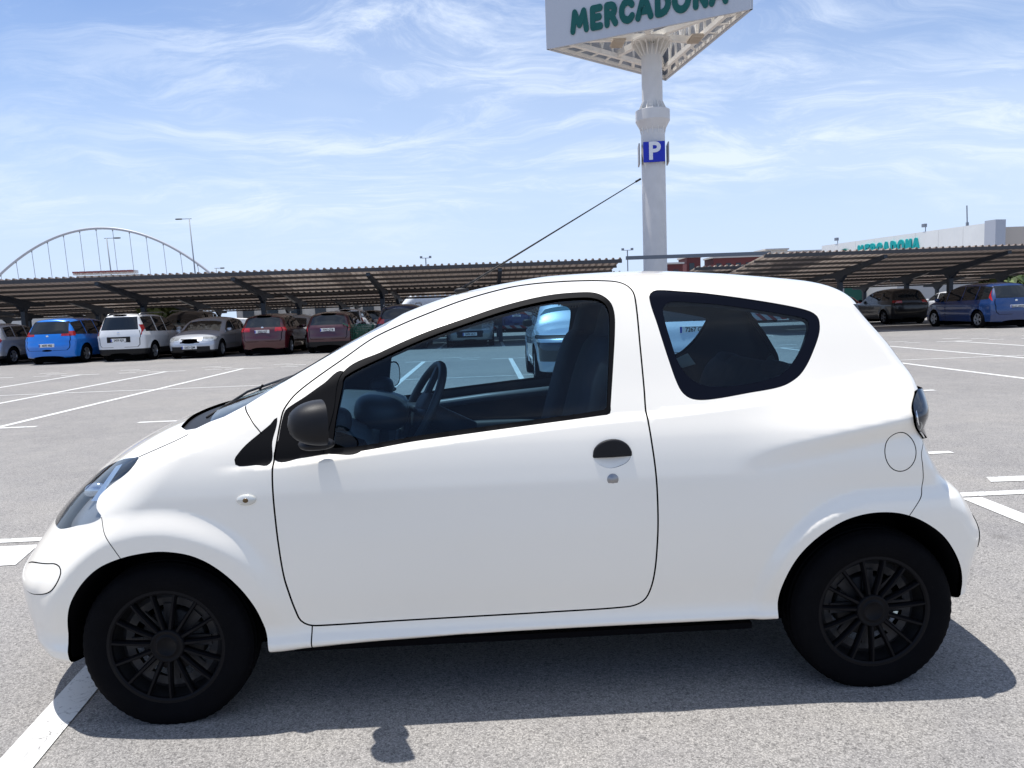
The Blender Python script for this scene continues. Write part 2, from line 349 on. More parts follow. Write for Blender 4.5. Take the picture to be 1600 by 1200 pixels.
def seg_dist(P, closed, X, Y):
    A = P; B = np.roll(P, -1, 0)
    if not closed: A, B = A[:-1], B[:-1]
    D = np.full(len(X), 9.)
    for a, b in zip(A, B):
        d = b - a; t = np.clip(((X - a[0]) * d[0] + (Y - a[1]) * d[1]) / max(d @ d, 1e-12), 0, 1); D = np.minimum(D, np.hypot(X - a[0] - t * d[0], Y - a[1] - t * d[1]))
    return D
def offset_poly(P, closed, o):
    if closed: d = np.roll(P, -1, 0) - np.roll(P, 1, 0)
    else: d = np.gradient(P, axis=0)
    n = np.stack([-d[:, 1], d[:, 0]], 1); n /= np.linalg.norm(n, axis=1)[:, None] + 1e-12; return P + n * o
class ShellMesh:
    """whole half shell triangulated once; regions = [(label, polygon)], seams = [(polyline, closed, halfwidth)]"""
    def __init__(s, S, regions, seams=(), h=.02, hmax=.04, iters=7, guides=()):
        s.S = S; out = S.outline(h); cons = [(out, True)]
        for _, p in regions: cons.append((p, True))
        for p, c, hw in seams: cons += [(offset_poly(p, c, hw), c), (offset_poly(p, c, -hw), c)]
        cons += [(g, False) for g in guides]
        V = []; E = []
        for p, c in cons:
            b = len(V); V += [tuple(q) for q in p]; n = len(p); E += [(b + i, b + (i + 1) % n) for i in range(n if c else n - 1)]
        allc = np.array(V)
        gx, gz = np.meshgrid(np.arange(out[:, 0].min(), out[:, 0].max(), h), np.arange(out[:, 1].min(), out[:, 1].max(), h * .87)); gx = gx + (np.arange(gx.shape[0]) % 2)[:, None] * h / 2
        gx, gz = gx.ravel(), gz.ravel(); k = S.inside(gx, gz); gx, gz = gx[k], gz[k]
        # drop grid points that sit close to a constraint vertex
        cell = {}
        for q in allc: cell.setdefault((int(q[0] // h), int(q[1] // h)), []).append(q)
        keep = []
        for i, (a, b) in enumerate(zip(gx, gz)):
            ca, cb = int(a // h), int(b // h); ok = True
            for da in (-1, 0, 1):
                for db in (-1, 0, 1):
                    for q in cell.get((ca + da, cb + db), ()):
                        if (q[0] - a)**2 + (q[1] - b)**2 < (.45 * h)**2: ok = False; break
                    if not ok: break
                if not ok: break
            if ok: keep.append(i)
        V += list(zip(gx[keep], gz[keep]))
        r = delaunay_2d_cdt([Vector(v) for v in V], E, [], 0, 1e-5, False)
        P = np.array([tuple(v) for v in r[0]]); T = np.array([f for f in r[2]])
        cx, cz = P[T].mean(1).T
        k = pip(out, cx, cz); T = T[k]; cx, cz = cx[k], cz[k]
        lab = np.full(len(T), -1); names = [n for n, _ in regions]
        for i in range(len(regions) - 1, -1, -1): lab[pip(regions[i][1], cx, cz)] = i
        for p, c, hw in seams:
            d = seg_dist(p, c, cx, cz); lab[d < hw * 1.02] = 1000
        # holes never become seams
        for i, (n, p) in enumerate(regions):
            if n == 'hole': lab[pip(p, cx, cz)] = i
        bm = bmesh.new(); X, Z = P.T; Y = -S.w(X, Z); bv = [bm.verts.new((x, y, z)) for x, y, z in zip(X, Y, Z)]; li = bm.faces.layers.int.new('l')
        for t, l in zip(T, lab):
            if l >= 0 and l < 1000 and names[l] == 'hole': continue
            try: f = bm.faces.new([bv[i] for i in t]); f[li] = int(l)
            except ValueError: pass
        bmesh.ops.delete(bm, geom=[v for v in bm.verts if not v.link_faces], context='VERTS')
        for it in range(iters):
            es = [e for e in bm.edges if e.calc_length() > hmax]
            if not es: break
            old = set(bm.verts)
            bmesh.ops.subdivide_edges(bm, edges=es, cuts=1)
            bmesh.ops.triangulate(bm, faces=[f for f in bm.faces if len(f.verts) > 3])
            nv = [v for v in bm.verts if v not in old]
            if nv:
                x = np.array([v.co.x for v in nv]); z = np.array([v.co.z for v in nv]); y = -S.w(x, z)
                for v, yy in zip(nv, y): v.co.y = yy
        for v in bm.verts:
            if v.is_boundary and abs(v.co.y) < .12:
                x, z = v.co.x, v.co.z
                if min(S.top(x) - z, x - S.fr(z), S.re(z) - x) < .004: v.co.y = 0
        bm.verts.ensure_lookup_table(); bm.verts.index_update()
        s.V = np.array([v.co[:] for v in bm.verts]); s.F = np.array([[v.index for v in f.verts] for f in bm.faces]); s.L = np.array([f[li] for f in bm.faces]); bm.free()
        # normals: geometric, replaced by the analytic gradient where that is well behaved
        a, b, c = s.V[s.F[:, 0]], s.V[s.F[:, 1]], s.V[s.F[:, 2]]; fn = np.cross(b - a, c - a); flip = fn[:, 1] > 0; fn[flip] *= -1
        s.F[flip] = s.F[flip][:, ::-1]
        x, z = s.V[:, 0], s.V[:, 2]; dt, df, dr = S.top(x) - z, x - S.fr(z), S.re(z) - x; dm = np.minimum(np.minimum(dt, df), dr)
        e = np.clip(.3 * dm, 1e-7, .0025); wx = (S.w(x + e, z) - S.w(x - e, z)) / (2 * e); wz = (S.w(x, z + e) - S.w(x, z - e)) / (2 * e)
        N = np.stack([-wx, -np.ones_like(wx), -wz], 1); q = 1e-3
        edge = (np.abs(s.V[:, 1]) < 1e-4) | (dm < 2e-5); one = np.ones_like(x); o0 = 0 * x
        nt_ = np.stack([-(S.top(x + q) - S.top(x - q)) / (2 * q), o0, one], 1); nf_ = np.stack([-one, o0, (S.fr(z + q) - S.fr(z - q)) / (2 * q)], 1); nr_ = np.stack([one, o0, -(S.re(z + q) - S.re(z - q)) / (2 * q)], 1)
        E_ = np.where((dm == dt)[:, None], nt_, np.where((dm == df)[:, None], nf_, nr_)); N[edge] = E_[edge]
        N /= np.linalg.norm(N, axis=1)[:, None] + 1e-12; s.N = N; s.names = names
    def part(s, labels, off=0., sides=(1, -1), skirt=0., skip=None):
        """labels: names or 'body'/'seam'; returns mesh with custom normals"""
        ids = []
        for l in labels: ids += [-1] if l == 'body' else [1000] if l == 'seam' else [i for i, n in enumerate(s.names) if n == l]
        F = s.F[np.isin(s.L, ids)]
        if skip is not None: F = F[~skip(s.V[F].mean(1))]
        u, inv = np.unique(F, return_inverse=True); F = inv.reshape(F.shape); V = s.V[u] + s.N[u] * off; N = s.N[u]
        cen = np.abs(s.V[u][:, 1]) < 1e-4; V[cen, 1] = 0
        VV = [V]; NN = [N]; FF = [F]; n0 = len(V)
        if skirt:
            ed = np.concatenate([F[:, [0, 1]], F[:, [1, 2]], F[:, [2, 0]]]); key = np.sort(ed, 1); _, idx, cnt = np.unique(key, axis=0, return_index=True, return_counts=True)
            be = ed[idx[cnt == 1]]; be = be[~(cen[be[:, 0]] & cen[be[:, 1]])]
            if len(be):
                a, b = be[:, 0], be[:, 1]; A0, B0 = V[a], V[b]; A1, B1 = A0 - N[a] * skirt, B0 - N[b] * skirt
                fnm = np.cross(B0 - A0, A1 - A0); fnm = -fnm / (np.linalg.norm(fnm, axis=1)[:, None] + 1e-12)
                # outward from the face it borders is approximated by the winding of the boundary edge
                m = len(be); VV += [A0, B0, B1, A1]; NN += [-fnm] * 4; i = np.arange(m) + n0
                FF += [np.stack([i + m, i, i + 3 * m], 1), np.stack([i + m, i + 3 * m, i + 2 * m], 1)]
        V = np.concatenate(VV); N = np.concatenate(NN); F = np.concatenate(FF)
        vs, ns, fs = [], [], []; b = 0
        for sd in sides:
            v = V.copy(); nn = N.copy(); f = F
            if sd < 0: v[:, 1] *= -1; nn[:, 1] *= -1; f = F[:, ::-1]
            vs.append(v); ns.append(nn); fs.append(f + b); b += len(v)
        V = np.concatenate(vs); N = np.concatenate(ns); F = np.concatenate(fs)
        me = bpy.data.meshes.new('shell'); me.from_pydata(V.tolist(), [], F.tolist()); me.polygons.foreach_set('use_smooth', np.ones(len(F), bool)); me.normals_split_custom_set_from_vertices(N.tolist()); me.update(); return me
# ------------------------------------------------------------------ ground and markings
def plane(name, x0, x1, y0, y1, z, m, **k):
    return MB().add([(x0, y0, z), (x1, y0, z), (x1, y1, z), (x0, y1, z)], [(0, 1, 2, 3)]).build(name, m, **k)
plane('ground', -900, 900, -60, 1500, 0, MATS['asphalt'], kind='structure', label='grey asphalt of the car park')
LINES = MB()
def quad(p): LINES.add([(x, y, .004) for x, y in p], [(0, 1, 2, 3)])
def strip(a, b, w):
    a = Vector(a); b = Vector(b); d = (b - a).normalized(); n = Vector((-d.y, d.x)) * w / 2; quad([a + n, a - n, b - n, b + n])
SX = [-17.9, -15.5, -13.2, -10.95, -8.67, -6.63, -4.2, -1.79, .56, 3.0, 5.5, 8.0, 10.5, 12.9, 15.3, 17.7]
for x in SX:
    strip((x, 7.06), (x, 17.40), .11)
    strip((x - .55, 7.0), (x + .55, 7.0), .10); strip((x - .5, 17.46), (x + .5, 17.46), .10)
    strip((x + .95, 18.2), (x + 1.5, 18.2), .09); strip((x + .45, 18.75), (x + 1.0, 18.75), .09); strip((x + 1.0, 17.5), (x + 1.45, 17.5), .08)
    strip((x, 24.4), (x, 29.2), .11)
for a, b in zip(SX[:-1], SX[1:]): strip((a + .06, 12.0), (b - .06, 12.0), .07)
strip((-1.535, -1.2), (-1.80, 1.38), .125)
strip((-4.2, 1.52), (-2.3, 1.52), .085); quad([(-4.4, 1.36), (-2.84, 1.40), (-2.75, 1.02), (-4.4, .93)])
strip((2.985, 1.50), (2.89, -2.4), .135); strip((2.35, 1.585), (4.6, 1.585), .10); quad([(3.37, 1.88), (4.3, 1.84), (4.3, 1.98), (3.43, 2.02)])
strip((3.1, 2.92), (3.74, 2.92), .09); strip((5.4, 1.5), (5.3, -2.4), .13)
LINES.build('parking_markings', MATS['road_paint'], kind='structure', label='white painted parking lines')

# ------------------------------------------------------------------ the white hatchback
WF = (-1.17, .27); WR = (1.17, .27)
belt = pchip([-1.2, -.75, -.625, .30, .42, .53, .88, 1.04, 1.3], [.82, .848, .860, .944, .950, .957, .992, 1.035, 1.13])
def a_mod(x, z):
    o = 0 * x
    fade = ss(-1.0, -.75, x) * (1 - ss(.80, 1.05, x)); o = o - .015 * ss(-.010, .014, z - belt(x)) * fade
    for (cx, cz), ra, A, wd in ((WF, .335, .026, .09), (WR, .335, .024, .05)):
        r = np.hypot(x - cx, z - cz); upf = ss(-.1, .5, np.sin(np.arctan2(z - cz, x - cx))); d = r - (ra + .035)
        if cx > 0: d = np.where(x > cx, np.minimum(d, z - .64), d); A = A * (1 - .45 * ss(1.35, 1.6, x))
        o = o + A * (1 - ss(0, wd, d)) * (.35 + .65 * upf)
    zc = .854 + .17 * (x - .869); amp = .042 * ss(.66, 1.28, x); t = z - zc
    o = o + amp * np.where(t > 0, 1 - ss(-.01, .16, t), (1 - ss(.0, .075, -t)) * (1 - ss(-.01, .16, 0 * t)))
    return o - .012 * ss(.8, 1.2, x) * np.exp(-((z - .68) / .06)**2)
def a_taper(x, z):
    u = ss(.78, 1.30, z); f = 1 - .10 * ss(-.2, -1.5, x) * u * 1.3 - .05 * ss(.2, 1.5, x) * u
    return f - .035 * ss(-.9, -1.7, x) * (1 - u) - .02 * ss(1.0, 1.6, x) * (1 - u)
AY = Shell(
    top=[(-1.8, .66), (-1.5, .8444), (-1.3, .9365), (-1.1, 1.0021), (-.95, 1.0541), (-.85, 1.0978), (-.6, 1.2305), (-.4, 1.3218), (-.2, 1.3839), (0, 1.4208), (.2, 1.4435), (.5, 1.4502), (.8, 1.4325), (1.0, 1.4113), (1.15, 1.3926)],
    front=[(-1.66, .12), (-1.775, .2), (-1.8468, .35), (-1.8539, .45), (-1.8159, .52), (-1.758, .6), (-1.70, .68), (-1.62, .78), (-1.54, .9)],
    rear=[(1.58, .12), (1.6166, .25), (1.628, .4), (1.646, .5), (1.614, .57), (1.5736, .64), (1.4963, .72), (1.4484, .8), (1.4284, .88), (1.4312, .95), (1.43, 1.02), (1.3859, 1.12), (1.3027, 1.25), (1.262, 1.34), (1.19, 1.42)],
    bot=[(-1.95, .19), (-1.49, .185), (-.84, .195), (-.47, .212), (0, .222), (.38, .223), (.85, .222), (1.45, .25), (1.75, .28)],
    W=[(.10, .70), (.17, .752), (.215, .772), (.25, .772), (.285, .757), (.31, .753), (.34, .758), (.42, .774), (.52, .786), (.62, .792), (.72, .790), (.80, .782), (.88, .768), (.95, .745), (1.05, .705), (1.2, .645), (1.35, .575), (1.46, .52)],
    Rt=[(-1.8, .14), (-1.3, .13), (-.9, .13), (-.5, .15), (0, .14), (.8, .11), (1.3, .11)], Rf=[(.1, .30), (.3, .36), (.5, .40), (.7, .45), (.9, .5)], Rr=[(.1, .14), (.3, .17), (.6, .18), (.8, .15), (1.0, .14), (1.4, .13)],
    mod=a_mod, taper=a_taper)
C = dict(
    arch_f=[(-1.45, .05), (-1.474, .17), (-1.488, .234), (-1.49, .305), (-1.463, .408), (-1.416, .484), (-1.351, .543), (-1.272, .576), (-1.188, .592), (-1.125, .593), (-1.048, .577), (-.982, .54), (-.918, .477), (-.871, .4), (-.848, .312), (-.838, .25), (-.835, .17), (-.84, .05)],
    arch_r=[(.85, .05), (.842, .2), (.842, .287), (.846, .355), (.868, .429), (.91, .496), (.974, .554), (1.04, .592), (1.106, .61), (1.173, .614), (1.24, .605), (1.308, .577), (1.379, .525), (1.429, .459), (1.461, .392), (1.479, .325), (1.474, .272), (1.46, .18), (1.45, .05)],
    door=[(-.786, .856), (-.778, .922), (-.77, .979), (-.765, 1.006), (-.756, 1.025), (-.735, 1.054), (-.703, 1.082), (-.653, 1.118), (-.583, 1.165), (-.491, 1.228), (-.393, 1.272), (-.279, 1.315), (-.16, 1.355), (-.007, 1.392), (.082, 1.403), (.183, 1.407), (.265, 1.407), (.33, 1.404), (.385, 1.396), (.413, 1.378), (.4255, 1.345), (.425, 1.171), (.424, 1.035), (.422, .964), (.428, .887), (.438, .769), (.441, .644), (.438, .536), (.428, .425), (.409, .355), (.384, .328), (.341, .316), (.085, .311), (-.17, .309), (-.423, .307), (-.674, .304), (-.711, .308), (-.734, .325), (-.746, .362), (-.759, .421), (-.772, .487), (-.78, .595), (-.786, .72), (-.788, .801)],
    rubber=[(-.625, .873), (-.311, .903), (-.02, .93), (.28, .957), (.304, .962), (.308, .985), (.327, 1.106), (.347, 1.243), (.349, 1.292), (.338, 1.328), (.304, 1.356), (.255, 1.364), (.132, 1.358), (-.015, 1.33), (-.159, 1.289), (-.301, 1.245), (-.441, 1.189), (-.572, 1.126), (-.60, 1.0), (-.62, .92)],
    sail_d=[(-.572, 1.128), (-.637, 1.09), (-.697, 1.05), (-.739, 1.025), (-.757, 1.010), (-.766, .979), (-.774, .922), (-.782, .86), (-.701, .863), (-.625, .872), (-.50, .883), (-.54, .95), (-.55, 1.05)],
    glass=[(-.596, .89), (-.31, .919), (-.019, .946), (.275, .973), (.292, .980), (.298, 1.0), (.329, 1.243), (.331, 1.293), (.321, 1.32), (.297, 1.338), (.251, 1.346), (.129, 1.34), (-.016, 1.312), (-.159, 1.271), (-.3, 1.226), (-.44, 1.17), (-.566, 1.112), (-.572, 1.084), (-.588, 1.0), (-.597, .926)],
    sail_f=[(-.782, .990), (-.803, .97), (-.833, .946), (-.875, .912), (-.9, .884), (-.909, .868), (-.906, .853), (-.893, .847), (-.842, .848), (-.797, .851), (-.793, .917)],
    qwin=[(.475, 1.338), (.493, 1.358), (.522, 1.361), (.592, 1.354), (.664, 1.346), (.817, 1.32), (.951, 1.292), (1.024, 1.270), (1.047, 1.252), (1.051, 1.23), (1.043, 1.195), (1.014, 1.141), (.977, 1.086), (.941, 1.051), (.883, 1.024), (.766, 1.007), (.651, .993), (.595, .993), (.563, 1.005), (.541, 1.034), (.517, 1.122), (.492, 1.242)],
    qglass=[(.517, 1.291), (.531, 1.313), (.561, 1.32), (.63, 1.314), (.697, 1.307), (.812, 1.288), (.926, 1.265), (1.0, 1.247), (1.014, 1.233), (1.007, 1.207), (.973, 1.145), (.93, 1.095), (.89, 1.063), (.81, 1.042), (.695, 1.032), (.627, 1.039), (.585, 1.061), (.553, 1.106), (.534, 1.177)],
    headlight=[(-1.246, .872), (-1.268, .870), (-1.338, .855), (-1.44, .815), (-1.52, .775), (-1.60, .720), (-1.645, .675), (-1.63, .645), (-1.56, .638), (-1.524, .642), (-1.453, .662), (-1.346, .697), (-1.37, .723), (-1.374, .743), (-1.365, .762), (-1.325, .794), (-1.281, .822), (-1.256, .844)],
    fog=[(-1.70, .503), (-1.533, .544), (-1.489, .543), (-1.478, .526), (-1.501, .483), (-1.532, .46), (-1.6, .44), (-1.66, .439), (-1.70, .46)],
    handle=[(.236, .832), (.243, .858), (.271, .879), (.312, .884), (.346, .87), (.363, .843), (.362, .836), (.3, .836)],
    scoop=[(.236, .832), (.243, .858), (.271, .879), (.312, .884), (.346, .87), (.363, .843), (.356, .82), (.342, .806), (.304, .793), (.273, .796), (.245, .814)],
)
A_ = {k: smooth_poly(v, True, .012) for k, v in C.items()}
tail_poly = [(1.318, .995), (1.29, .96), (1.281, .934), (1.285, .901), (1.309, .868), (1.345, .835)]
zs_ = [.835, .87, .90, .93, .96, .995]
tail_poly = smooth_poly(tail_poly, False, .012).tolist() + [(AY.xw(z, .50, 1), z) for z in zs_]
xs_ = [-1.0, -.95, -.9, -.84]
screen = [(-1.035, .972), (-.985, .988), (-.921, 1.020), (-.837, 1.074), (-.76, 1.118), (-.687, 1.158), (-.60, 1.203), (-.51, 1.247), (-.455, 1.272), (-.43, 1.295), (-.40, 1.318), (-.375, 1.36), (-.6, 1.4), (-1.1, 1.2), (-1.10, 1.0), (-1.075, .99)]
cowl = [(-1.195, .953), (-1.175, .946), (-1.12, .946), (-1.075, .954), (-1.035, .972), (-1.075, .99), (-1.10, 1.0), (-1.10, 1.06), (-1.25, 1.0), (-1.225, .958)]
rg = [(max(1.17, AY.xw(z, .60 - .16 * (z - 1.0), 1)), z) for z in np.linspace(.985, 1.275, 16)]
rear_glass = [(1.6, .985)] + rg + [(1.6, 1.275)]
rub2 = [(max(1.16, AY.xw(z, .615 - .16 * (z - 1.0), 1)), z) for z in np.linspace(.965, 1.288, 16)]
rear_frame = [(1.6, .965)] + rub2 + [(1.6, 1.288)]
fl = [(1.247 + .053 * math.cos(t), .803 + .064 * math.sin(t)) for t in np.linspace(0, 2 * math.pi, 40, endpoint=False)]
refl = smooth_poly([(AY.xw(z, y, 1), z) for z, y in ((.560, .70), (.535, .742), (.49, .757), (.455, .735), (.448, .60), (.50, .56), (.555, .60))], True, .01)
D_ = lambda p, h=.015: dense_poly(p, True, h)
regions = [('hole', A_['arch_f']), ('hole', A_['arch_r']), ('glass', A_['glass']), ('rubber', A_['rubber']), ('sail_d', A_['sail_d']), ('sail_f', A_['sail_f']), ('qglass', A_['qglass']), ('qwin', A_['qwin']),
           ('headlight', A_['headlight']), ('tail', D_(tail_poly)), ('fog', A_['fog']), ('scoop', A_['scoop']), ('cowl', D_(cowl)), ('screen', D_(screen)), ('rear_glass', D_(rear_glass)), ('rear_frame', D_(rear_frame)), ('refl', refl), ('fuel', np.array(fl)), ('door', A_['door'])]
def so(p): return smooth_poly(p, False, .012)
seams = [(A_['door'], True, .0028), (np.array(fl), True, .0016), (A_['fog'], True, .0018), (refl, True, .002),
         (so([(1.343, .832), (1.320, .797), (1.322, .749), (1.326, .701), (1.315, .665), (1.296, .641), (1.262, .598)]), False, .0014),
         (so([(-1.344, .699), (-1.327, .66), (-1.299, .622), (-1.27, .572)]), False, .0014),
         (so([(-.699, .306), (-.701, .252), (-.697, .18)]), False, .0022),
         (so([(-.921, 1.018), (-.877, .994), (-.852, .969), (-.828, .942)]), False, .0018),
         (so([(-1.25, .874), (-1.124, .924), (-1.09, .940)]), False, .0014)]
xg = np.arange(-1.0, 1.06, .018)
guides = [np.array([(x, float(belt(x)) + dz) for x in xg if not (-.80 < x < -.775 or .405 < x < .44)]) for dz in ()]
guides = []
for dz in (-.014, -.007, 0., .007):
    for xa, xb in ((-.77, .405), (.445, 1.0)):
        guides.append(np.array([(x, float(belt(x)) + dz) for x in np.arange(xa, xb, .018)]))
SM = ShellMesh(AY, regions, seams, h=.0145, hmax=.024, guides=guides)
car = empty('hatchback_car', (0, 0, 0), label='white three-door hatchback with black wheels in the foreground', cat='car')
IN = mat('interior_plastic', (.020, .022, .026), .55, var=.1)
INL = mat('interior_grey', (.10, .105, .11), .6)
link('body', SM.part(['body'], skirt=.014), WHITEPAINT, car)
SEAM = link('panel_gap', SM.part(['seam'], off=-.007), DARK, car, kind='stuff')
link('bonnet_cowl', SM.part(['cowl'], off=-.012), BLACKP, car)
link('windscreen', SM.part(['screen'], off=-.003), CARGLASS, car)
link('rear_window', SM.part(['rear_glass'], off=-.003), CARGLASS, car)
link('rear_window_frame', SM.part(['rear_frame'], off=-.001, skirt=.01), BLACKP, car)
LENSDARK = mat('smoked_lens', (.012, .018, .03), .03, coat=1)
for sd in (1, -1):
    dr = link('door', SM.part(['door'], sides=(sd,), skirt=.014), WHITEPAINT, car)
    link('window_seal', SM.part(['rubber'], off=-.001, sides=(sd,), skirt=.012), SEAL, dr)
    link('window_glass', SM.part(['glass'], off=-.008, sides=(sd,)), CARGLASS, dr)
    link('mirror_sail', SM.part(['sail_d'], off=.001, sides=(sd,), skirt=.01), SEAL, dr)
    sp = link('handle_recess', SM.part(['scoop'], off=-.001, sides=(sd,)), WHITEPAINT, dr)
    me = sp.data; cx, cz = .30, .835
    for v in me.vertices:
        d = math.hypot((v.co.x - cx) / .063, (v.co.z - cz) / .045); k = max(0, 1 - d * d); v.co.y += sd * .016 * k ** .8
    hm = MB().prism([(p[0], p[1]) for p in smooth_poly(C['handle'][:6], False, .01)] + [(.364, .828), (.30, .826), (.237, .826)], -.006, .010)
    h = hm.build('door_handle', BLACKP, dr, bevel=.005); yy = float(AY.w(.30, .86)); h.location = (0, -sd * (yy + .003), 0)
    lk = MB().lathe([(0, -.002), (.010, -.002), (.012, 0), (.018, 0), (.020, .004), (.020, .01)], 24).build('door_lock', mat('lock_metal', (.32, .32, .33), .35, .9), dr, True); lk.location = (.2976, -sd * (float(AY.w(.2976, .7554)) + .001), .7554); lk.scale = (1, sd, 1)
    link('fender_trim', SM.part(['sail_f'], off=.0005, sides=(sd,), skirt=.01), SEAL, car)
    qf = link('quarter_window', SM.part(['qwin'], off=-.002, sides=(sd,)), mat('window_frit', (.003, .004, .009), .25, spec=.12), car)
    link('quarter_glass', SM.part(['qglass'], off=-.004, sides=(sd,)), CARGLASS, qf)
    hl = link('headlight', SM.part(['headlight'], off=.001, sides=(sd,)), CLEARLENS, car)
    hs = link('lamp_housing', SM.part(['headlight'], off=-.045, sides=(sd,)), mat('lamp_housing', (.26, .26, .27), .3, .35), hl)
    for v in hs.data.vertices: v.co.x += .01
    link('lamp_rim', SM.part(['headlight'], off=-.001, sides=(sd,), skirt=.05, skip=lambda c: np.ones(len(c), bool) if 0 else np.zeros(len(c), bool)), None, hl) if 0 else None
    def onb(x, z, o): return (x, -sd * (float(AY.w(x, z)) - o), z)
    st = MB(); A0 = [(-1.37, .83), (-1.335, .842), (-1.39, .735), (-1.425, .73)]
    st.add([onb(*p, .028) for p in A0], [(0, 1, 2, 3)]); st.build('lamp_blade', CHROME, hl)
    pr = MB().sell(onb(-1.445, .745, .075), (.085, .04, .06), (1, 1)); pr.build('indicator_bulb', mat('lamp_reflector', (.5, .53, .58), .08, 1), hl, True)
    tl = link('tail_light', SM.part(['tail'], off=.014, sides=(sd,), skirt=.016), LENSDARK, car)
    tr = MB().tube([onb(x, z, -.013) for x, z in so([(1.316, .985), (1.296, .957), (1.288, .934), (1.292, .903), (1.313, .873), (1.343, .842)])], .0028, 6); tr.build('tail_light_trim', CHROME, tl, True)
    link('fog_lamp_cover', SM.part(['fog'], off=.0015, sides=(sd,), skirt=.012), WHITEPAINT, car)
    if sd == 1: link('fuel_flap', SM.part(['fuel'], sides=(1,), skirt=.008), WHITEPAINT, car)
    else: link('rear_panel', SM.part(['fuel'], sides=(-1,)), WHITEPAINT, car)
    rp = MB().sell((0, 0, 0), (.062, .022, .036), (1, .9)).build('side_repeater', mat('repeater_lens', (.62, .62, .58), .08, .25, coat=1), car, True); rp.location = onb(-.8716, .7426, 0)
    rb = MB().sell((0, 0, 0), (.020, .012, .016), (1, 1)).build('repeater_bulb', mat('amber_bulb', (.10, .06, .02), .2), rp, True); rb.location = (0, -sd * .008, 0)
    link('bumper_cover', SM.part(['refl'], off=.002, sides=(sd,), skirt=.01), WHITEPAINT, car)
    # wheel arch liners
    for nm, key in (('arch_f', 0), ('arch_r', 1)):
        P = A_[nm]; P = P[P[:, 1] > .13]; o = np.argsort(-np.arctan2(P[:, 1] - .2, P[:, 0] - (WF if key == 0 else WR)[0])); P = P[o]
        m = MB(); V = []; n = len(P)
        for x, z in P: V += [(x, -sd * (max(.5, float(AY.w(x, z))) - .013), z), (x, -sd * .42, z)]
        m.add(V, [(2 * i, 2 * i + 1, 2 * i + 3, 2 * i + 2) for i in range(n - 1)]); m.add([(x, -sd * .42, z) for x, z in P], [tuple(range(n))]); m.build('wheel_arch_liner', DARK, car)
# interior trim: the same shell, set in
def cut(c): return (c[:, 0] < -1.0) | (c[:, 2] < .3) | (c[:, 0] > 1.36)
link('interior_trim', SM.part(['body', 'door', 'scoop', 'fuel', 'sail_d', 'sail_f', 'seam', 'rubber', 'qwin', 'rear_frame'], off=-.028, skip=lambda c: cut(c) | ((c[:, 2] > 1.33) & (np.abs(c[:, 1]) < .55))), IN, car)
hl_ = link('headliner', SM.part(['body', 'door', 'seam'], off=-.0, skip=lambda c: ~((c[:, 2] > 1.33) & (np.abs(c[:, 1]) < .55)) | cut(c)), INL, car)
for v in hl_.data.vertices: v.co.z -= .035; v.co.y *= .95
fp = MB().box((0, 0, .225), (2.9, 1.22, .03)); fp.box((-1.45, 0, .30), (.25, 1.1, .16)); fp.box((.0, 0, .21), (1.55, 1.42, .02)); fp.build('floor_pan', DARK, car)
MB().box((-.95, 0, .55), (.04, 1.3, .7)).build('firewall', DARK, car)
# exhaust and sill underside stub
MB().tube([(1.2, .25, .24), (1.56, .35, .23)], .025, 10).build('exhaust_pipe', mat('exhaust', (.1, .1, .1), .5, 1), car, True)
